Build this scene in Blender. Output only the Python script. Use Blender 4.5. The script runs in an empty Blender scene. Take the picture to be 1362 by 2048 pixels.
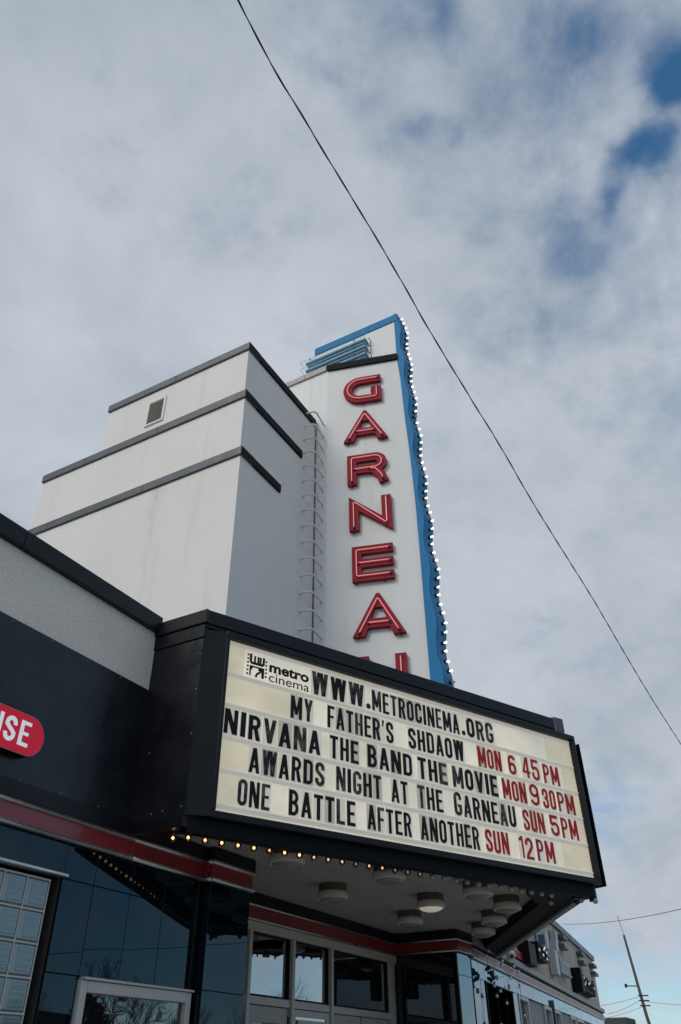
import bpy, bmesh, math, random
from mathutils import Vector, Matrix
from mathutils.geometry import delaunay_2d_cdt
rnd = random.Random(7)
S = bpy.context.scene
COL = S.collection
rad = math.radians

# ------------------------------------------------------------------ camera
cam = bpy.data.objects.new('camera', bpy.data.cameras.new('camera'))
COL.objects.link(cam)
cam.data.sensor_fit = 'VERTICAL'; cam.data.sensor_height = 36.0
cam.data.lens = 27.065
cam.data.clip_start = 0.05; cam.data.clip_end = 5000
pitch, roll, hx = rad(36.4415), rad(-0.4995), rad(28.75)
Hd = Vector((math.cos(hx), math.sin(hx), 0)); Rt = Vector((math.sin(hx), -math.cos(hx), 0)); UZ = Vector((0, 0, 1))
Fw = Hd*math.cos(pitch) + UZ*math.sin(pitch); Up = UZ*math.cos(pitch) - Hd*math.sin(pitch)
cr = Rt*math.cos(roll) + Up*math.sin(roll); cu = Up*math.cos(roll) - Rt*math.sin(roll)
m3 = Matrix((cr, cu, -Fw)).transposed().to_4x4()
m3.translation = Vector((0, 0, 1.6))
cam.matrix_world = m3
S.camera = cam

# ------------------------------------------------------------------ light
SUN_EL, SUN_AZ = rad(36), rad(166)          # direction to the sun, az from +X towards +Y
w = bpy.data.worlds.new('World'); S.world = w; w.use_nodes = True
nt = w.node_tree; nt.nodes.clear()
def nd(t, **k):
    n = nt.nodes.new(t)
    for a, b in k.items():
        if a.startswith('i_'): n.inputs[a[2:]].default_value = b
        else: setattr(n, a, b)
    return n
sky = nd('ShaderNodeTexSky', sky_type='NISHITA'); sky.sun_disc = False
sky.sun_elevation = SUN_EL; sky.sun_rotation = math.pi/2 - SUN_AZ
sky.air_density = 1.0; sky.dust_density = 0.15; sky.ozone_density = 2.2
tc = nd('ShaderNodeTexCoord')
sep = nd('ShaderNodeSeparateXYZ'); nt.links.new(tc.outputs['Generated'], sep.inputs[0])
def mth(op, a, b=None, c=None, clamp=False):
    n = nd('ShaderNodeMath', operation=op); n.use_clamp = clamp
    for i, v in enumerate((a, b, c)):
        if v is None: continue
        if isinstance(v, (int, float)): n.inputs[i].default_value = v
        else: nt.links.new(v, n.inputs[i])
    return n.outputs[0]
zc = mth('MAXIMUM', sep.outputs['Z'], 0.0)
den = mth('ADD', zc, 0.40)
cmb = nd('ShaderNodeCombineXYZ')
nt.links.new(mth('DIVIDE', sep.outputs['X'], den), cmb.inputs[0])
nt.links.new(mth('DIVIDE', sep.outputs['Y'], den), cmb.inputs[1])
def noise(scale, detail, rough, dist, off):
    mp = nd('ShaderNodeMapping'); mp.inputs['Location'].default_value = off
    nt.links.new(cmb.outputs[0], mp.inputs[0])
    n = nd('ShaderNodeTexNoise'); n.inputs['Scale'].default_value = scale; n.inputs['Detail'].default_value = detail
    n.inputs['Roughness'].default_value = rough; n.inputs['Distortion'].default_value = dist
    nt.links.new(mp.outputs[0], n.inputs[0]); return n.outputs[0]
n1 = noise(2.0, 10, 0.58, 0.15, (3.1, 1.7, 0.0))
n2 = noise(6.5, 10, 0.62, 0.2, (7.3, 2.2, 1.0))
n3 = noise(3.4, 8, 0.55, 0.2, (0.4, 5.2, 2.0))
# the cloud deck thins out towards -Y (the street side)
vb = nd('ShaderNodeVectorMath', operation='DOT_PRODUCT'); nt.links.new(tc.outputs['Generated'], vb.inputs[0])
vb.inputs[1].default_value = (0.12, -1.0, 0.12)
thin = vb.outputs['Value']
cov = mth('ADD', mth('ADD', 0.5, mth('MULTIPLY', mth('SUBTRACT', n1, 0.5), 0.95)), mth('MULTIPLY', mth('SUBTRACT', n2, 0.5), 0.66))
cov = mth('SUBTRACT', cov, mth('MULTIPLY', thin, 0.20))
low = nd('ShaderNodeMapRange'); low.inputs['From Min'].default_value = 0.05; low.inputs['From Max'].default_value = 0.42
low.inputs['To Min'].default_value = 0.17; low.inputs['To Max'].default_value = 0.0
nt.links.new(zc, low.inputs['Value']); cov = mth('SUBTRACT', cov, low.outputs[0])
# breaks in the deck
wob = nd('ShaderNodeTexNoise'); wob.inputs['Scale'].default_value = 6.0; wob.inputs['Detail'].default_value = 9
nt.links.new(cmb.outputs[0], wob.inputs[0])
wv = nd('ShaderNodeVectorMath', operation='MULTIPLY_ADD'); nt.links.new(wob.outputs['Color'], wv.inputs[0])
wv.inputs[1].default_value = (0.16, 0.16, 0); nt.links.new(cmb.outputs[0], wv.inputs[2])
BREAKS = [((0.563, -0.059, 0.824), .026, .34), ((0.585, -0.085, 0.807), .022, .28), ((0.595, -0.03, 0.803), .018, .26), ((0.525, -0.125, 0.842), .035, .36), ((0.50, -0.15, 0.853), .045, .34),
          ((0.424, 0.137, 0.895), .018, .15), ((0.455, 0.105, 0.884), .014, .13), ((0.383, 0.05, 0.923), .020, .18), ((0.328, 0.201, 0.923), .022, .20), ((0.441, -0.065, 0.895), .03, .14),
          ((0.677, 0.103, 0.729), .03, .16), ((0.669, 0.207, 0.713), .02, .18), ((0.62, 0.04, 0.78), .04, .12)]
for hd_, hr, ha in BREAKS:
    hr *= 0.88; ha *= 0.80
    hx_, hy_ = hd_[0]/(hd_[2]+.40), hd_[1]/(hd_[2]+.40)
    dn = nd('ShaderNodeVectorMath', operation='DISTANCE'); nt.links.new(wv.outputs[0], dn.inputs[0]); dn.inputs[1].default_value = (hx_+.08, hy_+.08, 0)
    g0 = mth('DIVIDE', dn.outputs['Value'], hr); g1 = mth('MULTIPLY', mth('MULTIPLY', g0, g0), -1.0)
    cov = mth('SUBTRACT', cov, mth('MULTIPLY', mth('EXPONENT', g1), ha))
mask = nd('ShaderNodeMapRange'); mask.interpolation_type = 'SMOOTHSTEP'
mask.inputs['From Min'].default_value = 0.03; mask.inputs['From Max'].default_value = 0.52
nt.links.new(cov, mask.inputs['Value'])
cr1 = nd('ShaderNodeValToRGB')
cr1.color_ramp.elements[0].position = 0.34; cr1.color_ramp.elements[0].color = (0.335, 0.385, 0.44, 1)
cr1.color_ramp.elements[1].position = 0.60; cr1.color_ramp.elements[1].color = (0.465, 0.505, 0.56, 1)
shade = mth('ADD', mth('MULTIPLY', n3, 0.6), mth('MULTIPLY', n2, 0.4))
nt.links.new(shade, cr1.inputs[0])
bgS = nd('ShaderNodeBackground'); bgS.inputs['Strength'].default_value = 0.13
tn = nd('ShaderNodeMix'); tn.data_type = 'RGBA'; tn.blend_type = 'MULTIPLY'; tn.inputs[0].default_value = 1.0; hr_ = nd('ShaderNodeValToRGB'); hr_.color_ramp.elements[0].position = 0.0; hr_.color_ramp.elements[0].color = (0.44, 0.54, 0.62, 1)
hr_.color_ramp.elements[1].position = 0.55; hr_.color_ramp.elements[1].color = (0.44, 0.80, 0.92, 1)
nt.links.new(zc, hr_.inputs[0]); nt.links.new(hr_.outputs[0], tn.inputs[7])
nt.links.new(sky.outputs[0], tn.inputs[6]); nt.links.new(tn.outputs[2], bgS.inputs[0])
bgC = nd('ShaderNodeBackground'); bgC.inputs['Strength'].default_value = 1.0
nt.links.new(cr1.outputs[0], bgC.inputs[0])
mx = nd('ShaderNodeMixShader'); nt.links.new(mask.outputs[0], mx.inputs[0])
nt.links.new(bgS.outputs[0], mx.inputs[1]); nt.links.new(bgC.outputs[0], mx.inputs[2])
out = nd('ShaderNodeOutputWorld'); nt.links.new(mx.outputs[0], out.inputs[0])

sl = bpy.data.lights.new('sun', 'SUN'); sun = bpy.data.objects.new('sun', sl); COL.objects.link(sun)
sl.energy = 1.15; sl.angle = rad(25); sl.color = (1.0, 0.95, 0.88)
sd = Vector((math.cos(SUN_EL)*math.cos(SUN_AZ), math.cos(SUN_EL)*math.sin(SUN_AZ), math.sin(SUN_EL)))
sun.rotation_euler = sd.to_track_quat('Z', 'Y').to_euler()
S.view_settings.view_transform = 'Standard'; S.view_settings.look = 'None'
S.view_settings.gamma = 1; S.view_settings.use_curve_mapping = False; S.view_settings.exposure = 0.2

# ------------------------------------------------------------------ materials
def mat(name, col, rough=0.5, *, dscale=1.3, stain=0, metal=0.0, spec=0.5, vary=0.0, vscale=2.0, bump=0.0, bscale=60, dirt=None, dirt_amt=0.0,
        streak=0.0, coat=0.0, emit=None, estr=0.0, speck=0.0, rvar=0.0):
    m = bpy.data.materials.new(name); m.use_nodes = True
    t = m.node_tree; b = t.nodes['Principled BSDF']
    b.inputs['Roughness'].default_value = rough; b.inputs['Metallic'].default_value = metal
    b.inputs['Specular IOR Level'].default_value = spec
    b.inputs['Coat Weight'].default_value = coat; b.inputs['Coat Roughness'].default_value = 0.05
    if emit: b.inputs['Emission Color'].default_value = (*emit, 1); b.inputs['Emission Strength'].default_value = estr
    L = t.links
    tcn = t.nodes.new('ShaderNodeTexCoord')
    rgb = t.nodes.new('ShaderNodeRGB'); rgb.outputs[0].default_value = (*col, 1)
    cur = rgb.outputs[0]
    def nz(scale, detail=6, sc=None, rough_=0.6):
        n = t.nodes.new('ShaderNodeTexNoise'); n.inputs['Scale'].default_value = scale; n.inputs['Detail'].default_value = detail
        n.inputs['Roughness'].default_value = rough_
        if sc:
            mp = t.nodes.new('ShaderNodeMapping'); mp.inputs['Scale'].default_value = sc
            L.new(tcn.outputs['Object'], mp.inputs[0]); L.new(mp.outputs[0], n.inputs[0])
        else: L.new(tcn.outputs['Object'], n.inputs[0])
        return n.outputs[0]
    def rng(s, a, b_, c, d):
        r = t.nodes.new('ShaderNodeMapRange'); r.clamp = True
        for k, v in zip(('From Min', 'From Max', 'To Min', 'To Max'), (a, b_, c, d)): r.inputs[k].default_value = v
        L.new(s, r.inputs['Value']); return r.outputs[0]
    def mixc(fac, a, colr, mode='MIX'):
        x = t.nodes.new('ShaderNodeMix'); x.data_type = 'RGBA'; x.blend_type = mode
        L.new(fac, x.inputs[0]); L.new(a, x.inputs[6])
        if isinstance(colr, tuple): x.inputs[7].default_value = (*colr, 1)
        else: L.new(colr, x.inputs[7])
        return x.outputs[2]
    if vary: cur = mixc(rng(nz(vscale), 0.3, 0.7, 0, vary), cur, tuple(c*0.55 for c in col))
    if speck: cur = mixc(rng(nz(62, 3), 0.46, 0.66, 0, speck), cur, tuple(c*0.45 for c in col))
    if streak: cur = mixc(rng(nz(3.0, 6, (1.6, 1.6, 0.10)), 0.55, 0.75, 0, streak), cur, tuple(c*k for c, k in zip(col, (0.55, 0.5, 0.44))))
    if dirt: cur = mixc(rng(nz(dscale, 8), 0.45, 0.65, 0, dirt_amt), cur, dirt)
    if stain:
        sx = t.nodes.new('ShaderNodeSeparateXYZ'); L.new(tcn.outputs['Object'], sx.inputs[0])
        def mm(op, a, c_):
            n = t.nodes.new('ShaderNodeMath'); n.operation = op
            for i, v in enumerate((a, c_)):
                if isinstance(v, (int, float)): n.inputs[i].default_value = v
                else: L.new(v, n.inputs[i])
            return n.outputs[0]
        wv_ = mm('MULTIPLY', mm('SUBTRACT', nz(1.6, 8), 0.5), 0.5)
        dd = mm('DIVIDE', mm('ABSOLUTE', mm('ADD', mm('SUBTRACT', sx.outputs['Y'], stain), wv_), 0), 0.045)
        g_ = mm('DIVIDE', 1.0, mm('ADD', 1.0, mm('MULTIPLY', dd, dd)))
        up_z = rng(sx.outputs['Z'], 3.2, 5.3, 0.25, 1.0)
        on = mm('MULTIPLY', mm('MULTIPLY', g_, rng(nz(5, 6, (1, 1, .3)), .4, .6, .25, .9)), mm('MULTIPLY', up_z, rng(sx.outputs['Z'], 5.30, 5.32, .6, 0)))
        cur = mixc(on, cur, tuple(c*k for c, k in zip(col, (0.5, 0.46, 0.42))))
    L.new(cur, b.inputs['Base Color'])
    if rvar: L.new(rng(nz(3.2, 6), 0.3, 0.7, max(rough-rvar, 0.02), rough+rvar), b.inputs['Roughness'])
    if bump:
        bp = t.nodes.new('ShaderNodeBump'); bp.inputs['Strength'].default_value = 1.0; bp.inputs['Distance'].default_value = bump
        L.new(nz(bscale, 4), bp.inputs['Height']); L.new(bp.outputs[0], b.inputs['Normal'])
    return m
M = {}
M['white_stucco'] = mat('white_stucco', (0.84, 0.82, 0.785), 0.85, vary=0.15, vscale=0.7, bump=0.006, bscale=9, streak=0.16, stain=1.52)
M['pylon_white'] = mat('pylon_white', (0.80, 0.795, 0.78), 0.7, vary=0.10, vscale=1.2, bump=0.004, bscale=7, streak=0.20)
M['grey_stucco'] = mat('grey_stucco', (0.84, 0.775, 0.70), 0.9, vary=0.25, vscale=1.5, bump=0.009, bscale=48, speck=0.5)
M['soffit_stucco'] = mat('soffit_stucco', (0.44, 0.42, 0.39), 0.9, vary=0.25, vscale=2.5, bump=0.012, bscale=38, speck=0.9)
M['black_metal'] = mat('black_metal', (0.009, 0.010, 0.013), 0.38, spec=0.25, vary=0.3, vscale=3, bump=0.0015, bscale=3.0, rvar=0.1)
M['black_sheet'] = mat('black_sheet', (0.008, 0.009, 0.013), 0.30, spec=0.42, vary=0.3, vscale=1.5, bump=0.012, bscale=1.6, rvar=0.1, dirt=(0.028, 0.028, 0.028), dirt_amt=0.5, dscale=2.2)
M['flashing_metal'] = mat('flashing_metal', (0.11, 0.118, 0.13), 0.45, metal=0.5, vary=0.4, vscale=2.4, bump=0.003, bscale=3, rvar=0.1)
M['galvanised'] = mat('galvanised', (0.30, 0.30, 0.29), 0.5, metal=0.3, vary=0.4, vscale=5, streak=0.3)
M['red_band'] = mat('red_band', (0.24, 0.022, 0.030), 0.30, vary=0.25, vscale=2, streak=0.3, coat=0.3)
M['red_band_skylit'] = mat('red_band_skylit', (0.25, 0.045, 0.065), 0.35, vary=0.3, vscale=2, streak=0.4, spec=0.35)  # same red band, mixed paler and pinker to imitate reflected sky
M['chrome'] = mat('chrome', (0.66, 0.65, 0.63), 0.33, metal=0.9, vary=0.4, vscale=6, rvar=0.1)
M['black_tile'] = mat('black_tile', (0.004, 0.006, 0.010), 0.03, spec=0.9, bump=0.0004, bscale=2.0)
M['grout'] = mat('grout', (0.03, 0.028, 0.025), 0.9)
M['jamb_black'] = mat('jamb_black', (0.006, 0.0065, 0.008), 0.55, spec=0.12)
M['alu'] = mat('alu_frame', (0.52, 0.50, 0.47), 0.45, metal=0.1, vary=0.25, vscale=5, streak=0.2)
M['door_paint'] = mat('door_paint', (0.40, 0.39, 0.38), 0.5, vary=0.2, vscale=3, streak=0.2)
M['letter_red'] = mat('letter_red', (0.30, 0.010, 0.026), 0.55, spec=0.2, vary=0.35, vscale=5, streak=0.25)
M['neon_pink'] = mat('neon_pink', (0.6, 0.3, 0.3), 0.3, emit=(1.0, 0.30, 0.30), estr=0.36)
M['neon_off'] = mat('neon_off', (0.75, 0.75, 0.72), 0.2)
M['fin_blue'] = mat('fin_blue', (0.012, 0.20, 0.44), 0.55, spec=0.2, vary=0.35, vscale=3, streak=0.35)
M['slat_blue'] = mat('slat_blue', (0.17, 0.40, 0.56), 0.5, vary=0.5, vscale=9, streak=0.4)
M['dark_socket'] = mat('dark_socket', (0.012, 0.014, 0.018), 0.5)
M['bulb_lit'] = mat('bulb_lit', (0.9, 0.85, 0.8), 0.2, emit=(1.0, 0.80, 0.60), estr=1.5)
M['bulb_dead'] = mat('bulb_dead', (0.5, 0.5, 0.48), 0.12)
M['bulb_frost'] = mat('bulb_unlit', (0.30, 0.31, 0.31), 0.08, spec=0.9)
M['filament_warm'] = mat('filament_warm', (0.9, 0.6, 0.3), 0.4, emit=(1.0, 0.48, 0.20), estr=2.8)
M['filament_mid'] = mat('filament_mid', (0.9, 0.6, 0.4), 0.4, emit=(1.0, 0.50, 0.22), estr=1.3)
M['filament_dim'] = mat('filament_dim', (0.8, 0.7, 0.6), 0.4, emit=(1.0, 0.6, 0.35), estr=0.30)
M['letter_black'] = mat('letter_black', (0.006, 0.006, 0.007), 0.4, spec=0.2, vary=0.0)
M['letter_black_worn'] = mat('letter_black_worn', (0.008, 0.008, 0.009), 0.4, spec=0.25, dirt=(0.16, 0.14, 0.10), dirt_amt=0.7, dscale=14)
M['letter_scarlet'] = mat('letter_scarlet', (0.50, 0.008, 0.012), 0.4, spec=0.2, vary=0.3, vscale=12, dirt=(0.42, 0.06, 0.04), dirt_amt=0.5, dscale=9)
M['letter_orange'] = mat('letter_orange', (0.48, 0.04, 0.018), 0.4, spec=0.2, vary=0.3, vscale=12)
M['letter_rose'] = mat('letter_rose', (0.42, 0.025, 0.075), 0.4, spec=0.2, vary=0.3, vscale=12)
M['tube_trim'] = mat('rail_white_glow', (0.72, 0.70, 0.65), 0.5, spec=0.3, vary=0.25, vscale=3, emit=(1.0, 0.92, 0.76), estr=0.17)  # emission added to the unlit rails so they render pale
M['sign_red'] = mat('sign_red', (0.58, 0.012, 0.035), 0.45, spec=0.25, emit=(1.0, 0.03, 0.08), estr=0.16)
M['sign_white'] = mat('sign_white', (0.70, 0.72, 0.74), 0.5)
M['lamp_body'] = mat('lamp_body', (0.58, 0.54, 0.48), 0.5, vary=0.2, vscale=6)
M['lamp_base'] = mat('lamp_base', (0.10, 0.082, 0.07), 0.6, vary=0.4, vscale=8)
M['lamp_lens'] = mat('lamp_lens', (0.24, 0.24, 0.24), 0.25)
M['lamp_lens_on'] = mat('lamp_lens_on', (0.6, 0.58, 0.5), 0.25, emit=(1, 0.93, 0.75), estr=0.22)
M['rung_paint'] = mat('rung_paint', (0.84, 0.84, 0.83), 0.6, vary=0.2, vscale=6)
M['vent_dark'] = mat('vent_dark', (0.03, 0.03, 0.03), 0.7)
M['vent_slat'] = mat('vent_slat', (0.62, 0.60, 0.56), 0.6, vary=0.3)
M['cream_wall'] = mat('cream_wall', (0.54, 0.46, 0.385), 0.9, vary=0.3, vscale=1.2, bump=0.006, bscale=40, streak=0.7)
M['pilaster'] = mat('pilaster_grey', (0.30, 0.30, 0.30), 0.8, vary=0.2)
M['silver_sign'] = mat('silver_sign', (0.48, 0.49, 0.50), 0.45, metal=0.2, vary=0.3, vscale=6)
M['rubber'] = mat('cable_black', (0.010, 0.010, 0.011), 0.6)
M['wood_pole'] = mat('wood_pole', (0.10, 0.085, 0.075), 0.9, vary=0.4, vscale=3, streak=0.5)
M['bark'] = mat('bark', (0.045, 0.035, 0.028), 0.95, vary=0.4, vscale=6)
M['conifer'] = mat('conifer_green', (0.018, 0.028, 0.016), 0.9)
M['asphalt'] = mat('asphalt', (0.16, 0.155, 0.15), 0.9, vary=0.4, vscale=0.7, bump=0.005, bscale=80)
M['concrete'] = mat('concrete', (0.42, 0.40, 0.36), 0.9, vary=0.3, vscale=1.0, bump=0.003, bscale=40)
M['grass'] = mat('winter_grass', (0.28, 0.25, 0.18), 0.95, vary=0.5, vscale=0.5)
M['siding'] = mat('siding', (0.30, 0.29, 0.27), 0.8, vary=0.2)
M['roofing'] = mat('roofing', (0.06, 0.055, 0.05), 0.9, vary=0.3)
M['line_paint'] = mat('line_paint', (0.7, 0.6, 0.2), 0.7, vary=0.4, vscale=4)
M['banner'] = mat('banner_white', (0.55, 0.58, 0.62), 0.6)
M['banner_blue'] = mat('banner_blue', (0.05, 0.13, 0.25), 0.6)
M['shed_grey'] = mat('shed_grey', (0.05, 0.058, 0.066), 0.8, vary=0.3)
M['joint'] = mat('joint_rust', (0.20, 0.17, 0.145), 0.9, vary=0.6, vscale=2, streak=0.6)
M['rim_pink'] = mat('rim_pink', (0.55, 0.30, 0.33), 0.4)
M['tail_red'] = mat('tail_red', (0.4, 0.01, 0.02), 0.3)

def mirror_glass(name, base, fac, tint=(1, 1, 1), wob=0.0008, wsc=2.0, rough=0.01):
    m = bpy.data.materials.new(name); m.use_nodes = True; t = m.node_tree; t.nodes.clear()
    o = t.nodes.new('ShaderNodeOutputMaterial'); mxs = t.nodes.new('ShaderNodeMixShader')
    d = t.nodes.new('ShaderNodeBsdfDiffuse'); d.inputs[0].default_value = (*base, 1)
    g = t.nodes.new('ShaderNodeBsdfGlossy'); g.inputs[0].default_value = (*tint, 1); g.inputs['Roughness'].default_value = rough
    fr = t.nodes.new('ShaderNodeFresnel'); fr.inputs[0].default_value = 1.5
    ad = t.nodes.new('ShaderNodeMath'); ad.operation = 'MULTIPLY_ADD'; ad.inputs[1].default_value = 1.0; ad.inputs[2].default_value = fac; ad.use_clamp = True
    t.links.new(fr.outputs[0], ad.inputs[0]); t.links.new(ad.outputs[0], mxs.inputs[0])
    tx = t.nodes.new('ShaderNodeTexCoord'); n = t.nodes.new('ShaderNodeTexNoise'); n.inputs['Scale'].default_value = wsc; n.inputs['Detail'].default_value = 1
    t.links.new(tx.outputs['Object'], n.inputs[0])
    b = t.nodes.new('ShaderNodeBump'); b.inputs['Strength'].default_value = 1; b.inputs['Distance'].default_value = wob
    t.links.new(n.outputs[0], b.inputs['Height']); t.links.new(b.outputs[0], g.inputs['Normal'])
    t.links.new(d.outputs[0], mxs.inputs[1]); t.links.new(g.outputs[0], mxs.inputs[2]); t.links.new(mxs.outputs[0], o.inputs[0])
    return m
M['window_mirror'] = mirror_glass('window_glass', (0.006, 0.007, 0.008), 0.38, (0.9, 0.96, 1.0), 0.004, 2.2)
M['dark_glass'] = mirror_glass('dark_glass', (0.004, 0.005, 0.006), 0.03, (0.8, 0.92, 1.0), 0.002, 1.5)
M['vitrolite'] = mirror_glass('vitrolite_black', (0.002, 0.004, 0.007), 0.0, (0.62, 0.85, 1.0), 0.0015, 1.2)
M['blue_tile'] = mirror_glass('glazed_tile', (0.02, 0.035, 0.045), 0.14, (0.78, 0.90, 1.0), 0.003, 2.2, 0.03)
M['shop_glass'] = mirror_glass('shop_glass', (0.008, 0.008, 0.008), 0.12, (0.9, 0.97, 1.0), 0.003, 2.0)
M['block_glass'] = mirror_glass('glass_block_face', (0.17, 0.22, 0.245), 0.08, (0.9, 1, 1), 0.0015, 5.0, 0.14)

M['block_rib'] = mirror_glass('glass_block_pane', (0.085, 0.12, 0.14), 0.10, (0.9, 1, 1), 0.002, 7.0, 0.16)
def board_mat(name, col, e):
    m = bpy.data.materials.new(name); m.use_nodes = True; t = m.node_tree; b = t.nodes['Principled BSDF']
    b.inputs['Roughness'].default_value = 0.4
    tx = t.nodes.new('ShaderNodeTexCoord')
    mp = t.nodes.new('ShaderNodeMapping'); mp.inputs['Scale'].default_value = (1.0, 1.0, 1.3)
    t.links.new(tx.outputs['Object'], mp.inputs[0])
    n = t.nodes.new('ShaderNodeTexNoise'); n.inputs['Scale'].default_value = 1.3; n.inputs['Detail'].default_value = 3
    t.links.new(mp.outputs[0], n.inputs[0])
    r = t.nodes.new('ShaderNodeMapRange'); r.inputs['From Min'].default_value = 0.38; r.inputs['From Max'].default_value = 0.66
    r.inputs['To Min'].default_value = e*0.88; r.inputs['To Max'].default_value = e*1.25
    t.links.new(n.outputs[0], r.inputs['Value']); t.links.new(r.outputs[0], b.inputs['Emission Strength'])
    b.inputs['Emission Color'].default_value = (1.0, 0.89, 0.66, 1)
    n2 = t.nodes.new('ShaderNodeTexNoise'); n2.inputs['Scale'].default_value = 5; n2.inputs['Detail'].default_value = 8
    t.links.new(tx.outputs['Object'], n2.inputs[0])
    x = t.nodes.new('ShaderNodeMix'); x.data_type = 'RGBA'
    x.inputs[6].default_value = (*col, 1); x.inputs[7].default_value = (col[0]*0.78, col[1]*0.74, col[2]*0.62, 1)
    r2 = t.nodes.new('ShaderNodeMapRange'); r2.inputs['From Min'].default_value = 0.45; r2.inputs['From Max'].default_value = 0.7; r2.inputs['To Max'].default_value = 0.6
    t.links.new(n2.outputs[0], r2.inputs['Value']); t.links.new(r2.outputs[0], x.inputs[0]); t.links.new(x.outputs[2], b.inputs['Base Color'])
    return m
M['board_white'] = board_mat('backlit_white', (0.76, 0.735, 0.66), 0.27)
M['board_aged'] = board_mat('backlit_aged', (0.64, 0.58, 0.42), 0.25)
M['tile_clear'] = mat('letter_carrier', (0.70, 0.68, 0.61), 0.25, vary=0.3, vscale=3, emit=(1, 0.9, 0.68), estr=0.19)
M['tile_clear_dull'] = mat('letter_carrier_dull', (0.56, 0.54, 0.47), 0.25, vary=0.3, vscale=3, emit=(1, 0.9, 0.68), estr=0.11)

def clear_bulb(name):
    m = bpy.data.materials.new(name); m.use_nodes = True; t = m.node_tree; t.nodes.clear()
    o = t.nodes.new('ShaderNodeOutputMaterial'); x = t.nodes.new('ShaderNodeMixShader')
    a = t.nodes.new('ShaderNodeBsdfTransparent'); a.inputs[0].default_value = (0.86, 0.86, 0.86, 1)
    g = t.nodes.new('ShaderNodeBsdfGlossy'); g.inputs['Roughness'].default_value = 0.04
    f = t.nodes.new('ShaderNodeFresnel'); f.inputs[0].default_value = 1.7
    t.links.new(f.outputs[0], x.inputs[0]); t.links.new(a.outputs[0], x.inputs[1]); t.links.new(g.outputs[0], x.inputs[2])
    t.links.new(x.outputs[0], o.inputs[0]); return m
M['bulb_clear'] = clear_bulb('clear_bulb_glass')

# ------------------------------------------------------------------ helpers
W = {}
def tag(o, label, cat=None, group=None, kind=None):
    if label: o['label'] = label
    if cat: o['category'] = cat
    if group: o['group'] = group
    if kind: o['kind'] = kind
    return o
def thing(name, loc, label, cat, group=None):
    o = bpy.data.objects.new(name, None); o.empty_display_size = 0.2; COL.objects.link(o)
    o.location = loc; W[o.name] = Vector(loc); return tag(o, label, cat, group)
def mesh_of(bm, mats, name, org=Vector((0, 0, 0)), smooth=False):
    if org.length: bmesh.ops.translate(bm, verts=bm.verts, vec=-org)
    me = bpy.data.meshes.new(name); bm.to_mesh(me); bm.free()
    for m in (mats if isinstance(mats, (list, tuple)) else [mats]): me.materials.append(m)
    if smooth:
        for p in me.polygons: p.use_smooth = True
    return me
def obj(name, bm, mats, parent=None, org=None, smooth=False):
    """mesh in world coordinates; top-level objects get their origin at org"""
    o0 = W[parent.name] if parent else Vector(org or (0, 0, 0))
    me = mesh_of(bm, mats, name, o0, smooth)
    o = bpy.data.objects.new(name, me); COL.objects.link(o)
    if parent: o.parent = parent; W[o.name] = o0
    else: o.location = o0; W[o.name] = o0
    return o
def inst(name, me, parent, loc, rot=None):
    """shared mesh at a world place under a parent"""
    o = bpy.data.objects.new(name, me); COL.objects.link(o)
    base = W[parent.name] if parent else Vector((0, 0, 0))
    o.parent = parent
    mtx = Matrix.Translation(Vector(loc) - base)
    if rot is not None: mtx = mtx @ rot
    o.matrix_local = mtx; W[o.name] = Vector(loc); return o
class Frame:
    def __init__(s, o, x, y):      # x along, y = outward normal, z up
        s.o = Vector(o); s.x = Vector(x).normalized(); s.y = Vector(y).normalized(); s.z = Vector((0, 0, 1))
    def p(s, a, b, c): return s.o + s.x*a + s.y*b + s.z*c
    def rot(s): return Matrix((s.x, s.y, s.z)).transposed().to_4x4()
WF = Frame((0, 0, 0), (1, 0, 0), (0, 1, 0))
def box(bm, x0, x1, y0, y1, z0, z1, F=WF, bev=0.0, mi=0):
    vs = [bm.verts.new(F.p(x, y, z)) for x in (x0, x1) for y in (y0, y1) for z in (z0, z1)]
    fs = [bm.faces.new([vs[i] for i in q]) for q in ((0, 1, 3, 2), (4, 6, 7, 5), (0, 4, 5, 1), (2, 3, 7, 6), (0, 2, 6, 4), (1, 5, 7, 3))]
    for f in fs: f.material_index = mi
    bmesh.ops.recalc_face_normals(bm, faces=fs)
    if bev:
        es = list({e for f in fs for e in f.edges})
        bmesh.ops.bevel(bm, geom=es, offset=bev, segments=1, affect='EDGES', profile=0.5)
def B(*a, **k):
    bm = bmesh.new(); box(bm, *a, **k); return bm
def boxes(*lst, F=WF, bev=0.0):
    bm = bmesh.new()
    for l in lst: box(bm, *l, F=F, bev=bev)
    return bm
def prism(bm, pts, z0, z1, F=WF):
    lo = [bm.verts.new(F.p(x, y, z0)) for x, y in pts]; hi = [bm.verts.new(F.p(x, y, z1)) for x, y in pts]
    n = len(pts); fs = [bm.faces.new(lo[::-1]), bm.faces.new(hi)]
    fs += [bm.faces.new((lo[i], lo[(i+1) % n], hi[(i+1) % n], hi[i])) for i in range(n)]
    bmesh.ops.recalc_face_normals(bm, faces=fs)
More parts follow.
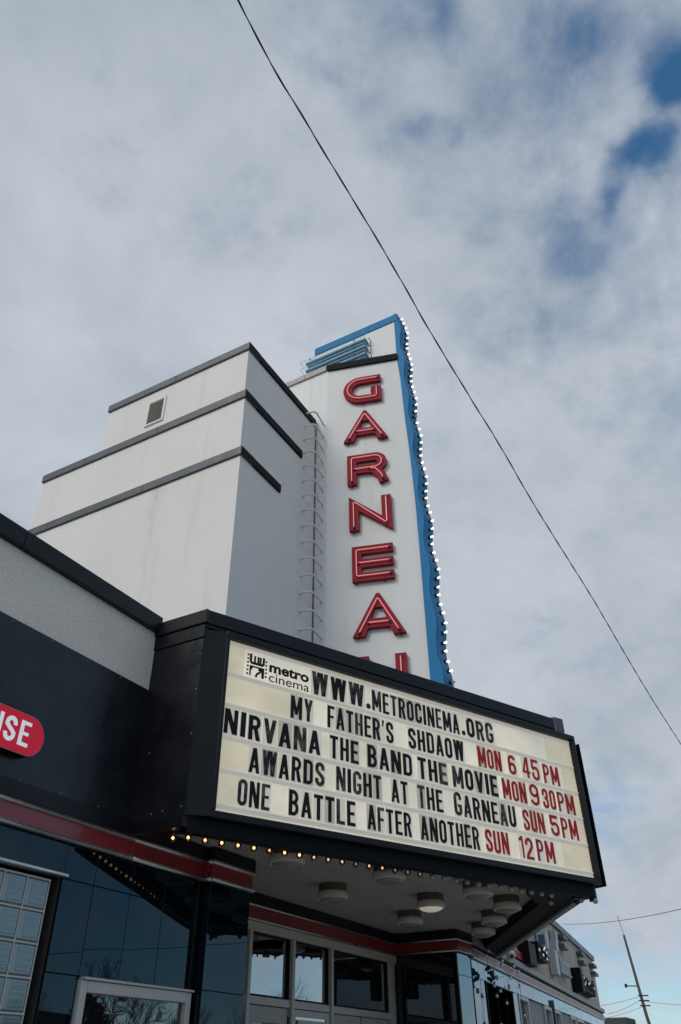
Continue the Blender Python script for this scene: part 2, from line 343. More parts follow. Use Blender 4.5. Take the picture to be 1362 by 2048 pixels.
def tube(bm, pts, r, n=8, r1=None, caps=True):
    pts = [Vector(p) for p in pts]; rings = []; ref = None
    for i, p in enumerate(pts):
        d = (pts[min(i+1, len(pts)-1)] - pts[max(i-1, 0)]).normalized()
        if ref is None: ref = Vector((0, 0, 1)) if abs(d.z) < 0.9 else Vector((1, 0, 0))
        u = d.cross(ref).normalized(); v = u.cross(d).normalized(); ref = v
        rr = r if r1 is None else r + (r1-r)*i/(len(pts)-1)
        rings.append([bm.verts.new(p + u*math.cos(2*math.pi*k/n)*rr + v*math.sin(2*math.pi*k/n)*rr) for k in range(n)])
    for a, b in zip(rings, rings[1:]):
        for k in range(n): bm.faces.new((a[k], a[(k+1) % n], b[(k+1) % n], b[k]))
    if caps: bm.faces.new(rings[0][::-1]); bm.faces.new(rings[-1])
def lathe(bm, prof, n=20, c=(0, 0, 0), ax=None, mi=0):
    """prof: (radius, height) along +Z, or along the rotation ax"""
    c = Vector(c); R_ = ax or Matrix.Identity(3); rings = []
    for r, h in prof:
        if r < 1e-6: rings.append([bm.verts.new(c + R_ @ Vector((0, 0, h)))])
        else: rings.append([bm.verts.new(c + R_ @ Vector((r*math.cos(2*math.pi*k/n), r*math.sin(2*math.pi*k/n), h))) for k in range(n)])
    for a, b in zip(rings, rings[1:]):
        for k in range(n):
            q = [a[k % len(a)], a[(k+1) % len(a)], b[(k+1) % len(b)], b[k % len(b)]]
            u = []
            for v in q:
                if v not in u: u.append(v)
            if len(u) > 2: bm.faces.new(u).material_index = mi
def sphere_prof(r, n=8, z0=0.0, a0=-90, a1=90):
    return [(max(r*math.cos(rad(a0+(a1-a0)*i/n)), 0), z0 + r*math.sin(rad(a0+(a1-a0)*i/n))) for i in range(n+1)]

# ------------------------------------------------------------------ lettering
def arc(cx, cy, rx, ry, a0, a1, n=8):
    return [(cx+rx*math.cos(rad(a0+(a1-a0)*i/n)), cy+ry*math.sin(rad(a0+(a1-a0)*i/n))) for i in range(n+1)]
def stroke(path, t, closed=False):
    P = [Vector(p) for p in path]
    Q = []
    for p in P:
        if not Q or (p-Q[-1]).length > 1e-5: Q.append(p)
    if closed and (Q[0]-Q[-1]).length < 1e-5: Q.pop()
    P = Q; n = len(P); L_, R_ = [], []
    for i in range(n):
        a = P[i-1] if (i > 0 or closed) else None
        b = P[(i+1) % n] if (i < n-1 or closed) else None
        d1 = (P[i]-a).normalized() if a is not None else None
        d2 = (b-P[i]).normalized() if b is not None else None
        if d1 is None: d1 = d2
        if d2 is None: d2 = d1
        n1_ = Vector((-d1.y, d1.x)); n2_ = Vector((-d2.y, d2.x)); mm = (n1_+n2_)
        mm = mm.normalized() if mm.length > 1e-6 else n1_
        k = t/2/max(mm.dot(n1_), 0.4)
        L_.append(P[i]+mm*k); R_.append(P[i]-mm*k)
    return [[tuple(L_[i]), tuple(L_[(i+1) % n]), tuple(R_[(i+1) % n]), tuple(R_[i])] for i in range(n if closed else n-1)]
def rct(x0, y0, x1, y1): return [(x0, y0), (x1, y0), (x1, y1), (x0, y1)]
def glyph(c, w, h, t):
    u = t*0.86; a = t/2; r = (w-t)/2; ry = min(r, h*.215); cx = w/2; m = h/2
    if c == 'A': return [[(0, 0), (t*.92, 0), (cx+t*.52, h), (cx-t*.52, h)], [(w-t*.92, 0), (w, 0), (cx+t*.52, h), (cx-t*.52, h)], rct(w*.17, h*.20, w*.83, h*.20+u*.8)]
    if c == 'V': return [[(cx-t*.5, 0), (cx+t*.5, 0), (t*.98, h), (0, h)], [(cx-t*.5, 0), (cx+t*.5, 0), (w, h), (w-t*.98, h)]]
    if c == 'W':
        o = []
        for x0, x1 in ((0, w*.55), (w*.45, w)):
            q = (x0+x1)/2
            o += [[(q-t*.5, 0), (q+t*.5, 0), (x0+t*.95, h), (x0, h)], [(q-t*.5, 0), (q+t*.5, 0), (x1, h), (x1-t*.95, h)]]
        return o
    if c == 'M': return [rct(0, 0, t, h), rct(w-t, 0, w, h), [(0, h), (t*1.1, h), (cx+t*.42, h*.18), (cx-t*.42, h*.18)], [(w-t*1.1, h), (w, h), (cx+t*.42, h*.18), (cx-t*.42, h*.18)]]
    if c == 'N': return [rct(0, 0, t*.9, h), rct(w-t*.9, 0, w, h), [(0, h), (t*1.15, h), (w, 0), (w-t*1.15, 0)]]
    if c == 'H': return [rct(0, 0, t, h), rct(w-t, 0, w, h), rct(t*.5, m-u*.5, w-t*.5, m+u*.5)]
    if c == 'I': return [rct(0, 0, w, h)]
    if c == 'L': return [rct(0, 0, t, h), rct(0, 0, w, u)]
    if c == 'T': return [rct(cx-a, 0, cx+a, h), rct(0, h-u, w, h)]
    if c in 'EF':
        o = [rct(0, 0, t, h), rct(0, h-u, w, h), rct(0, m-u*.45, w*.88, m+u*.45)]
        if c == 'E': o.append(rct(0, 0, w, u))
        return o
    if c == 'Y': return [rct(cx-a, 0, cx+a, h*.48), [(cx-a, h*.38), (cx+a, h*.38), (t, h), (0, h)], [(cx-a, h*.38), (cx+a, h*.38), (w, h), (w-t, h)]]
    if c in 'O0': return stroke(arc(cx, h-a-ry, r, ry, 0, 180) + arc(cx, a+ry, r, ry, 180, 360), t, True)
    if c == 'C': return stroke([(w-a, h*.66)] + arc(cx, h-a-ry, r, ry, 0, 180) + arc(cx, a+ry, r, ry, 180, 360) + [(w-a, h*.34)], t)
    if c == 'G': return stroke([(w-a, h*.68)] + arc(cx, h-a-ry, r, ry, 0, 180) + arc(cx, a+ry, r, ry, 180, 360) + [(w-a, h*.48)], t) + [rct(cx, h*.48-u*.9, w-a*.2, h*.48)]
    if c == 'U': return stroke([(a, h)] + arc(cx, a+ry, r, ry, 180, 360) + [(w-a, h)], t)
    if c == 'J': return stroke([(a, h*.3)] + arc(cx, a+ry, r, ry, 180, 360) + [(w-a, h)], t)
    if c == 'D': return [rct(0, 0, t, h)] + stroke([(a, h-u/2), (w-a-r*.8, h-u/2)] + arc(w-a-r*.8, h-u/2-r*.9, r*.8, r*.9, 90, 0) + arc(w-a-r*.8, u/2+r*.9, r*.8, r*.9, 0, -90) + [(a, u/2)], u)
    def bowl(y0, y1, x1, tt=None):
        ry = (y1-y0-u)/2; q = x1-a
        return stroke([(a, y1-u/2), (q-ry*.8, y1-u/2)] + arc(q-ry*.8, (y0+y1)/2, ry*.8, ry, 90, -90, 10) + [(a, y0+u/2)], u)
    if c == 'P': return [rct(0, 0, t, h)] + bowl(h*.42, h, w)
    if c == 'R': return [rct(0, 0, t, h)] + bowl(h*.44, h, w) + [[(w*.42, h*.50), (w*.42+t*.95, h*.50), (w, 0), (w-t*1.02, 0)]]
    if c == 'B': return [rct(0, 0, t, h)] + bowl(h*.5-u*.5, h, w*.95) + bowl(0, h*.5+u*.5, w)
    if c == 'S': return stroke([(w-a, h*.68)] + arc(cx, h-a-ry, r, ry, 0, 180) + [(a, h*.65), (w*.36, h*.55), (w*.64, h*.45), (w-a, h*.35)] + arc(cx, a+ry, r, ry, 0, -180) + [(a, h*.32)], t)
    if c == '2': return stroke([(a, h*.65)] + arc(cx, h-a-ry, r, ry, 180, 0) + [(w-a, h*.60), (a, t*.9)], t) + [rct(0, 0, w, u)]
    if c == '1': return [rct(w-t, 0, w, h), [(0, h*.76), (0, h*.86), (w-t, h), (w-t*.5, h), (w-t*.5, h*.8)]]
    if c == '3': return stroke([(a, h*.65)] + arc(cx, h-a-ry, r, ry, 180, 0) + [(w-a, h*.62), (w*.66, h*.53), (w*.40, h*.52)], t) + stroke([(w*.40, h*.52), (w*.66, h*.50), (w-a, h*.42)] + arc(cx, a+ry, r, ry, 0, -180) + [(a, h*.32)], t)
    if c == '4': return [rct(w*.56, 0, w*.56+t, h), rct(0, h*.22, w, h*.22+u), [(0, h*.22+u*.4), (t*.9, h*.22+u*.4), (w*.56+t*.5, h), (w*.56-t*.3, h)]]
    if c == '5': return stroke([(w*.92, h-u/2), (a, h-u/2), (a, h*.56)], t) + stroke([(a, h*.52), (w*.3, h*.58)] + arc(cx, h*.61-ry, r, ry, 90, 0) + arc(cx, a+ry, r, ry, 0, -180) + [(a, h*.36)], t)
    if c == '6': return stroke(arc(cx, h-a-ry, r, ry, 12, 180) + arc(cx, a+ry, r, ry, 180, 360) + arc(cx, h*.55-ry, r, ry, 0, 180), t)
    if c == '9': return stroke(arc(cx, a+ry, r, ry, 192, 360) + arc(cx, h-a-ry, r, ry, 0, 180) + arc(cx, h*.45+ry, r, ry, 180, 360), t)
    if c == "'": return [[(w*.2, h*.98), (w, h), (w*.55, h*.70), (w*.2, h*.70)]]
    if c == '.': return [arc(cx, cx, cx, cx, 0, 330, 11)]
    return [rct(0, 0, w, h)]
def union_mesh(bm, polys, F, x0, z0, y0, y1, mi=0):
    """union of flat outlines (in x, z of frame F), extruded from y0 to y1"""
    vs, faces = [], []
    for P in polys:
        ar = sum(P[i][0]*P[(i+1) % len(P)][1]-P[(i+1) % len(P)][0]*P[i][1] for i in range(len(P)))
        if abs(ar) < 1e-9: continue
        if ar < 0: P = P[::-1]
        faces.append(list(range(len(vs), len(vs)+len(P)))); vs += [Vector(p) for p in P]
    ov, oe, of, _, _, oid = delaunay_2d_cdt(vs, [], faces, 0, 1e-5, True)
    keep = [f for f, ids in zip(of, oid) if ids]
    fr = {}; bk = {}
    def g(d, i, y):
        if i not in d: d[i] = bm.verts.new(F.p(x0+ov[i][0], y, z0+ov[i][1]))
        return d[i]
    ec = {}; new = []
    for f in keep:
        for i in range(len(f)):
            e = (f[i], f[(i+1) % len(f)]); ec[e] = 1
        new.append(bm.faces.new([g(fr, i, y1) for i in f]))
    for (i, j) in list(ec):
        if (j, i) not in ec: new.append(bm.faces.new([g(fr, i, y1), g(fr, j, y1), g(bk, j, y0), g(bk, i, y0)]))
    for f in new: f.material_index = mi
    return new
RW = {'W': 1.45, 'M': 1.3, 'N': 1.08, 'I': .40, "'": .36, '.': .45, '1': .55, 'E': .9, 'T': .95, 'L': .88, 'F': .88, 'A': 1.05, 'V': 1.08}

# ================================================================== the setting
road_y = -1.6
bm = bmesh.new(); g_ = 1800
vs = [bm.verts.new((x, y, -0.16)) for x, y in ((-g_, -g_), (g_, -g_), (g_, g_), (-g_, g_))]; bm.faces.new(vs)
tag(obj('ground', bm, M['grass']), 'flat ground under the street and the yards', kind='structure')
tag(obj('road', B(-200, 300, -12.5, road_y, -0.156, -0.12), M['asphalt']), 'grey asphalt street in front of the theatre', kind='structure')
tag(obj('pavement', B(-200, 300, road_y, 40, -0.15, 0.0), M['concrete']), 'concrete pavement in front of the theatre', kind='structure')
tag(obj('far_pavement', B(-200, 300, -15.5, -12.5, -0.15, 0.0), M['concrete']), 'concrete pavement across the street', kind='structure')
bm = bmesh.new()
for i in range(-20, 40): box(bm, i*5, i*5+2.6, -7.1, -6.98, -0.118, -0.114)
tag(obj('road_marking', bm, M['line_paint']), 'dashed yellow centre line on the street', kind='structure')

# ================================================================== storefront building (left part, piers, entry)
Fp = 5.0
th = thing('theatre_building', (0, 5, 0), 'black fronted theatre building with red band and chrome trim under the marquee', 'building')
# masonry core
obj('wall', boxes((-7, 5.22, 5.012, 5.4, 3.0, 5.30), (-7, 3.0, 5.05, 5.4, -0.1, 3.0), (4.58, 6.30, 5.012, 5.4, -0.1, 3.6), (-7, 7.1, 5.4, 16, -0.1, 3.9), (-7, 6.3, 5.4, 16, 3.9, 5.25),
      (6.32, 6.96, 4.90, 5.86, -0.1, 3.40), (12.27, 12.80, 4.86, 6.2, -0.1, 3.40), (7.1, 12.4, 6.05, 16, -0.1, 3.9)), M['grout'], th)
obj('wall', boxes((3.0, 4.6, 5.10, 5.4, -0.1, 3.0)), M['jamb_black'], th)
obj('stucco_panel', B(-7, 5.215, 4.985, 5.012, 4.628, 5.235), M['grey_stucco'], th)
x = -7.0
caps = [-7, -4.6, -2.2, 0.2, 2.6, 3.43, 5.22]
for a_, b_ in zip(caps, caps[1:]):
    obj('parapet_cap', boxes((a_+.002, b_-.002, 4.93, 5.46, 5.232, 5.405), bev=0.006), M['black_metal'], th)
for a_, b_ in ((-7, -4.6), (-4.6, -2.2), (-2.2, 0.2), (0.2, 2.65), (2.65, 5.25), (5.25, 6.3)):
    obj('fascia_panel', boxes((a_+.0015, b_-.0015, 4.968, 5.010, 3.425, 4.626), bev=0.002), M['black_sheet'], th)
bm = bmesh.new()
for xx in [3.55+0.42*i for i in range(5)]:
    for z in (4.60, 3.45): lathe(bm, [(0.0, 0.004), (0.006, 0.0), (0.007, -0.004)], 8, (xx, 4.966, z), Matrix.Rotation(rad(90), 3, 'X'))
obj('rivet', bm, M['galvanised'], th)
obj('ledge', boxes((-7, 6.296, 4.93, 5.0, 3.300, 3.422), bev=0.004), M['black_metal'], th)
obj('ledge', boxes((6.30, 6.99, 4.852, 4.99, 3.300, 3.418), bev=0.004), M['black_metal'], th)
RB = [(-7, 1.0), (1.0, 5.28), (5.28, 6.262)]
for a_, b_ in RB: obj('red_band', boxes((a_+.0015, b_-.0015, 4.955, 5.0, 3.150, 3.272), bev=0.002), M['red_band'], th)
obj('red_band', boxes((6.262, 6.30, 4.90, 5.0, 3.150, 3.272)), M['red_band'], th)
obj('red_band', boxes((6.302, 6.975, 4.875, 5.0, 3.150, 3.272), bev=0.002), M['red_band'], th)
def trim(pts, r=0.021):
    bm = bmesh.new(); tube(bm, pts, r, 10); return bm
for z in (3.286, 3.134):
    for a_, b_ in ((-7, 1.0), (1.0, 5.28), (5.28, 6.285)): obj('chrome_trim', trim([(a_+.003, 4.952, z), (b_-.003, 4.952, z)]), M['chrome'], th, smooth=True)
    obj('chrome_trim', trim([(6.285, 4.955, z), (6.300, 4.87, z)]), M['chrome'], th, smooth=True)
    obj('chrome_trim', trim([(6.298, 4.866, z), (6.985, 4.866, z)]), M['chrome'], th, smooth=True)

def tilt(bm, amt):
    c = sum((v.co for v in bm.verts), Vector())/len(bm.verts)
    r_ = Matrix.Rotation(rad(rnd.uniform(-amt, amt)), 3, 'Z') @ Matrix.Rotation(rad(rnd.uniform(-amt, amt)), 3, 'X')
    bmesh.ops.rotate(bm, verts=bm.verts, cent=c, matrix=r_)
    return bm
# black glass tiles
xs = [4.595, 4.93, 5.36, 5.79, 6.25]
zs = [3.118, 2.868, 2.245, 1.62, 1.0, 0.38]
for i in range(4):
    for j in range(5):
        x0, x1, z1, z0 = xs[i], xs[i+1], zs[j], zs[j+1]
        if i >= 1 and j == 2: continue
        if i >= 1 and j in (3,): continue
        if i >= 1 and j == 4: z1 = 0.95
        obj('glass_tile', tilt(boxes((x0+.003, x1-.003, 4.986, 5.008, z0+.003, z1-.003), bev=0.0015), 0.10), M['vitrolite'], th)
for x0, x1 in ((2.3, 3.05), (3.05, 3.80), (3.80, 4.592)):
    obj('glass_tile', tilt(boxes((x0+.003, x1-.003, 4.980, 5.008, 2.902, 3.118), bev=0.0015), 0.1), M['vitrolite'], th)
obj('window_sill_trim', boxes((2.3, 4.62, 4.945, 5.03, 2.872, 2.897), bev=0.006), M['chrome'], th)
for (x0, x1) in ((6.31, 6.955),):
    zz = [3.118, 2.868, 2.245, 1.62, 1.0, 0.2]
    for j in range(5): obj('glass_tile', tilt(boxes((x0, x1, 4.884, 4.902, zz[j+1]+.003, zz[j]-.003), bev=0.0015), 0.08), M['vitrolite'], th)
    for j in range(5): obj('glass_tile', tilt(boxes((6.298, 6.318, 4.90, 4.99, zz[j+1]+.003, zz[j]-.003)), 0.05), M['vitrolite'], th)
# glass block window
gw = obj('glass_block_window', boxes((3.0, 4.505, 5.045, 5.07, 0.7, 2.85)), M['alu'], th)
me = None
bm = bmesh.new(); Gb = 0.196
box(bm, -Gb/2, Gb/2, -0.020, 0.03, -Gb/2, Gb/2, bev=0.012)
# inner pane, darker and set on the thick pale rim
box(bm, -Gb*.385+.012, Gb*.385, -0.0235, -0.018, -Gb*.385, Gb*.385, bev=0.002, mi=1)
for k in range(4): box(bm, -Gb*.34+.012, Gb*.34, -0.0255, -0.0236, -Gb*.30+k*Gb*.2-.004, -Gb*.30+k*Gb*.2+.004, mi=0)
me = mesh_of(bm, [M['block_glass'], M['block_rib']], 'glass_block')
for i in range(7):
    for j in range(10):
        c = (4.502-0.106-0.212*i, 5.03, 2.838-0.106-0.213*j)
        inst('glass_block', me, gw, c, Matrix.Rotation(rad(rnd.uniform(-.5, .5)), 4, 'Z') @ Matrix.Rotation(rad(rnd.uniform(-.5, .5)), 4, 'X'))
bm = bmesh.new()
for i in range(8): box(bm, 4.502-0.212*i-.006, 4.502-0.212*i+.006, 5.014, 5.05, 0.7, 2.845)
obj('mortar', bm, M['alu'], gw)
bm = bmesh.new()
for j in range(11): box(bm, 3.0, 4.508, 5.012, 5.05, 2.838-0.213*j-.0065, 2.838-0.213*j+.0065)
obj('mortar', bm, M['alu'], gw)
# shop window
sw = obj('shop_window', boxes((4.94, 5.01, 4.955, 5.05, 0.98, 2.222), (6.20, 6.265, 4.955, 5.05, 0.98, 2.222), (5.012, 6.198, 4.955, 5.05, 2.145, 2.222), (5.012, 6.198, 4.955, 5.05, 0.98, 1.05), bev=0.004), M['alu'], th)
obj('drip_cap', boxes((4.95, 6.28, 4.935, 5.01, 2.225, 2.243), bev=0.003), M['alu'], sw)
obj('pane', tilt(B(5.012, 6.198, 5.0, 5.01, 1.05, 2.145), 0.15), M['shop_glass'], sw)

# entry wall
E = 5.85
obj('header', boxes((7.0, 12.22, 5.80, 6.0, 3.02, 3.12), bev=0.003), M['alu'], th)
obj('red_band', boxes((6.97, 12.22, 5.80, 6.0, 3.150, 3.272)), M['red_band'], th)
for z in (3.286, 3.136): obj('chrome_trim', trim([(6.97, 5.795, z), (12.225, 5.795, z)], 0.013), M['chrome'], th, smooth=True)
obj('ledge', boxes((6.97, 12.22, 5.78, 6.0, 3.300, 3.418)), M['black_metal'], th)
mull = [8.33, 9.275, 10.235, 12.0]
for k, xm in enumerate([7.33]+mull):
    obj('mullion', boxes((xm-.028, xm+.028, 5.79, 5.92, 0, 3.018), bev=0.003), M['alu'], th)
obj('mullion', boxes((12.03, 12.20, 5.83, 5.95, 0, 3.018)), M['alu'], th)
obj('transom_bar', boxes((7.0, 12.0, 5.815, 5.90, 2.30, 2.378), bev=0.003), M['alu'], th)
for a_, b_ in zip([7.33]+mull, mull):
    tw = obj('transom_window', boxes((a_+.03, a_+.052, 5.84, 5.89, 2.38, 3.018), (b_-.052, b_-.03, 5.84, 5.89, 2.38, 3.018), (a_+.052, b_-.052, 5.84, 5.89, 2.995, 3.018), (a_+.052, b_-.052, 5.84, 5.89, 2.38, 2.40)), M['jamb_black'], th)
    obj('pane', tilt(B(a_+.05, b_-.05, 5.865, 5.872, 2.398, 2.998), 0.12), M['window_mirror'], tw)
def door(x0, x1, glassw=True):
    d = obj('door', boxes((x0, x0+.13, 5.84, 5.885, 0.02, 2.292), (x1-.13, x1, 5.84, 5.885, 0.02, 2.292), (x0+.13, x1-.13, 5.842, 5.883, 2.135, 2.292), (x0+.13, x1-.13, 5.842, 5.883, 0.02, 0.95), bev=0.003), M['door_paint'], th)
    obj('pane', B(x0+.13, x1-.13, 5.862, 5.868, 0.95, 2.135), M['shop_glass'], d)
    obj('handle', boxes((x1-.10, x1-.07, 5.78, 5.80, 0.95, 1.35), (x1-.095, x1-.075, 5.80, 5.84, 0.98, 1.0), (x1-.095, x1-.075, 5.80, 5.84, 1.30, 1.32)), M['chrome'], d)
    for z in (0.3, 2.1): obj('hinge', boxes((x1-.002, x1+.014, 5.825, 5.845, z, z+.11)), M['black_metal'], d)
door(8.375, 9.225); door(7.37, 8.29); door(10.29, 11.08); door(11.12, 11.93)
# centre bay: framed poster case on the door
d = obj('door', boxes((9.315, 9.385, 5.82, 5.885, 0.02, 2.292), (10.13, 10.20, 5.82, 5.885, 0.02, 2.292), (9.385, 10.13, 5.822, 5.883, 2.222, 2.292), (9.385, 10.13, 5.822, 5.883, 0.02, 0.9), bev=0.003), M['alu'], th)
obj('poster_frame', boxes((9.42, 9.455, 5.80, 5.83, 0.95, 2.19), (10.06, 10.095, 5.80, 5.83, 0.95, 2.19), (9.455, 10.06, 5.80, 5.83, 2.155, 2.19), (9.455, 10.06, 5.80, 5.83, 0.95, 0.985), bev=0.002), M['alu'], d)
obj('pane', B(9.385, 10.13, 5.835, 5.84, 0.9, 2.222), M['window_mirror'], d)
# right pier with display glass on its return
obj('red_band', boxes((12.215, 12.26, 4.80, 5.80, 3.150, 3.272)), M['red_band'], th)
obj('red_band', boxes((12.262, 12.83, 4.795, 4.86, 3.150, 3.272)), M['red_band'], th)
obj('ledge', boxes((12.20, 12.26, 4.79, 5.78, 3.300, 3.418)), M['black_metal'], th)
obj('ledge', boxes((12.262, 12.83, 4.785, 4.86, 3.300, 3.418)), M['black_metal'], th)
for z in (3.286, 3.136):
    obj('chrome_trim', trim([(12.205, 5.79, z), (12.205, 4.79, z)], 0.012), M['chrome'], th, smooth=True)
    obj('chrome_trim', trim([(12.205, 4.788, z), (12.84, 4.788, z)], 0.012), M['chrome'], th, smooth=True)
obj('display_glass', tilt(B(12.245, 12.256, 4.90, 5.80, 2.27, 3.118), 0.1), M['dark_glass'], th)
obj('display_glass', tilt(B(12.245, 12.256, 4.90, 5.80, 1.2, 2.262), 0.1), M['dark_glass'], th)
obj('corner_post', boxes((12.235, 12.275, 4.835, 4.895, 0, 3.12)), M['jamb_black'], th)
for j, (z0, z1) in enumerate(((2.84, 3.118), (2.20, 2.834), (1.56, 2.194), (0.9, 1.554))):
    obj('glass_tile', tilt(boxes((12.28, 12.80, 4.832, 4.856, z0, z1), bev=0.0015), 0.15), M['blue_tile'], th)

# small black speaker box on display wall corner
tag(obj('wall_speaker', boxes((12.12, 12.23, 5.52, 5.66, 2.56, 2.80), bev=0.01), M['jamb_black'], org=(12.2, 5.6, 2.6)), 'small black wall box fixed in the dark entry corner beside the doors', 'speaker')

# ------------------------------------------------------------------ red shop sign "...USE"
ss = thing('shop_sign', (3.5, 4.95, 3.745), 'red rounded sign with white capitals reading USE on the black fascia', 'sign')
bm = bmesh.new(); FS = Frame((0, 4.905, 0), (1, 0, 0), (0, -1, 0))
hh = 0.152; xr = 4.045-hh; xl = 2.3
pill = arc(xr, 3.745, hh, hh, -90, 90, 18) + arc(xl, 3.745, hh, hh, 90, 270, 18)
union_mesh(bm, [pill], FS, 0, 0, -0.065, 0.012); obj('sign_box', bm, M['jamb_black'], ss)
bm = bmesh.new(); union_mesh(bm, [pill], FS, 0, 0, 0.0125, 0.0195); obj('rim', bm, M['rim_pink'], ss)
bm = bmesh.new(); k_ = 0.965
pill = arc(xr, 3.745, hh*k_, hh*k_, -90, 90, 18) + arc(xl, 3.745, hh*k_, hh*k_, 90, 270, 18)
union_mesh(bm, [pill], FS, 0, 0, 0.02, 0.024); obj('sign_face', bm, M['sign_red'], ss)
M['sign_letter'] = mat('sign_letter', (0.75, 0.76, 0.78), 0.5, emit=(0.9, 0.95, 1.0), estr=0.30)
for c, x0, wd in (('U', 3.520, 0.108), ('S', 3.658, 0.106), ('E', 3.800, 0.096)):
    bm = bmesh.new(); union_mesh(bm, glyph(c, wd, 0.188, 0.031), FS, x0, 3.652, 0.024, 0.030); obj('letter', bm, M['sign_letter'], ss)

# ================================================================== stepped tower
tw = thing('stepped_tower', (7.0, 5.6, 3.9), 'white stucco stepped tower rising in three tiers with dark metal copings', 'tower')
obj('lower_tier', boxes((7.005, 8.075, 5.555, 12.5, 3.5, 9.30)), M['white_stucco'], tw)
obj('middle_tier', boxes((7.015, 8.73, 5.58, 10.02, 3.5, 10.54)), M['white_stucco'], tw)
bm = bmesh.new()
for a in ((7.03, 9.27, 5.605, 8.70, 3.5, 11.70),): box(bm, *a)
obj('upper_tier', bm, M['white_stucco'], tw)
def coping(x0, x1, y0, y1, z0, z1, cuts, p=0.035):
    ys = [y0-p] + cuts + [y1+p]
    for a_, b_ in zip(ys, ys[1:]): obj('coping', boxes((x0-p, x0+.3, a_+.001+(0.0 if a_ > y0 else 0), b_-.003, z0, z1), bev=0.005), M['flashing_metal'], tw)  # left run in paler metal: its glint is put into the colour
    obj('coping', boxes((x0+.302, x1+.01, y0-p, y0+.3, z0, z1), bev=0.005), M['jamb_black'], tw)  # front of the same flashing coloured near black, as the side without glint
    obj('coping', boxes((x0-p+.004, x0+.302, y0-p-.003, y0-p+.001, z0+.002, z1-.002)), M['jamb_black'], tw)  # thin black facing paints the darker front side onto the left run
coping(7.005, 8.075, 5.555, 12.5, 9.19, 9.345, [7.45, 9.55])
coping(7.015, 8.73, 5.58, 10.02, 10.415, 10.575, [7.35, 9.0])
coping(7.03, 9.22, 5.605, 8.70, 11.57, 11.73, [7.15])
# louvre vent
vt = obj('wall_vent', boxes((7.005, 7.03, 7.315, 7.725, 10.745, 10.79), (7.005, 7.03, 7.315, 7.725, 11.285, 11.33), (7.005, 7.03, 7.315, 7.36, 10.79, 11.285), (7.005, 7.03, 7.68, 7.725, 10.79, 11.285), bev=0.003), M['white_stucco'], tw)
obj('backing', B(7.026, 7.032, 7.36, 7.68, 10.79, 11.285), M['vent_dark'], vt)
bm = bmesh.new(); box(bm, -0.020, 0.006, 7.362-7.52, 7.678-7.52, -0.004, 0.004)
bmesh.ops.rotate(bm, verts=bm.verts, cent=(0, 0, 0), matrix=Matrix.Rotation(rad(-38), 3, 'Y'))
me = mesh_of(bm, M['vent_slat'], 'slat')
for k in range(13): inst('slat', me, vt, (7.016, 7.52, 10.815+k*0.0372))

# ================================================================== pylon
py_ = thing('pylon_sign', (9.85, 5.0, 5.3), 'tall white tapering sign pylon with red neon letters GARNEAU and a wavy blue edge', 'sign')
CX = 9.85
d0 = Vector((0.28413, -0.95879)); S0 = Vector((9.2631, 5.3503))
def ln(z):
    tb = [(3.6, 1.575), (8.3, 1.575), (9.3, 1.570), (10.4, 1.540), (11.5, 1.490), (12.4, 1.461), (13.05, 1.416)]
    for (a, p), (b, q) in zip(tb, tb[1:]):
        if z <= b: return p+(q-p)*(z-a)/(b-a)
    return tb[-1][1]
bm = bmesh.new(); rings = []
for z in (3.6, 8.3, 9.3, 10.4, 11.5, 12.4, 13.05):
    t_ = S0 + d0*ln(z)
    pts = [(9.2631, 7.2), (9.2631, 5.3503), (t_.x, t_.y), (2*CX-t_.x, t_.y), (2*CX-9.2631, 5.3503), (2*CX-9.2631, 7.2)]
    rings.append([bm.verts.new((x, y, z)) for x, y in pts])
for a, b in zip(rings, rings[1:]):
    for k in range(6): bm.faces.new((a[k], a[(k+1) % 6], b[(k+1) % 6], b[k]))
bm.faces.new(rings[0][::-1]); bm.faces.new(rings[-1])
obj('pylon_body', bm, M['pylon_white'], py_)
# copings of the pylon
bm = bmesh.new(); t_ = S0 + d0*(ln(13.05)+0.0)
nL = Vector((-0.95879, -0.28413)); o_ = 0.045
prism(bm, [(S0.x+nL.x*o_, S0.y+nL.y*o_), (t_.x+nL.x*o_, t_.y+nL.y*o_), (t_.x+.25, t_.y+.1), (S0.x+.3, S0.y+.05)], 12.975, 13.125)
obj('coping', bm, M['jamb_black'], py_)
for a_, b_ in ((5.36, 5.86), (5.863, 7.2)):
    obj('coping', boxes((9.225, 9.5, a_, b_, 12.99, 13.12), bev=0.004), M['galvanised'], py_)
# upper fin
obj('upper_fin', boxes((9.675, 10.025, 3.97, 5.87, 13.052, 14.15)), M['pylon_white'], py_)
obj('fin_cap', boxes((9.655, 10.045, 3.93, 5.90, 14.13, 14.34), bev=0.01), M['fin_blue'], py_)
for k in range(4):
    z = 13.80-0.212*k
    sb = obj('blue_slat', boxes((9.53, 9.673, 4.62, 6.05, z, z+0.07), bev=0.012), M['slat_blue'], py_)
    bm = bmesh.new()
    tube(bm, [(9.49, 4.60, z+.02), (9.47, 4.60, z+.05), (9.47, 6.14, z+.05), (9.56, 6.14, z+.06), (9.60, 6.12, z-.02)], 0.007, 6)
    obj('neon_tube', bm, M['neon_off'], sb)
    bm = bmesh.new()
    tube(bm, [(9.62, 4.60, z+.08), (9.56, 4.54, z+.02), (9.60, 4.52, z-.05), (9.66, 4.57, z-.1)], 0.008, 5)
    for yy in (4.85, 5.9): tube(bm, [(9.50, yy, z+.03), (9.468, yy, z+.05)], 0.012, 6)
    obj('wire', bm, M['dark_socket'], sb)
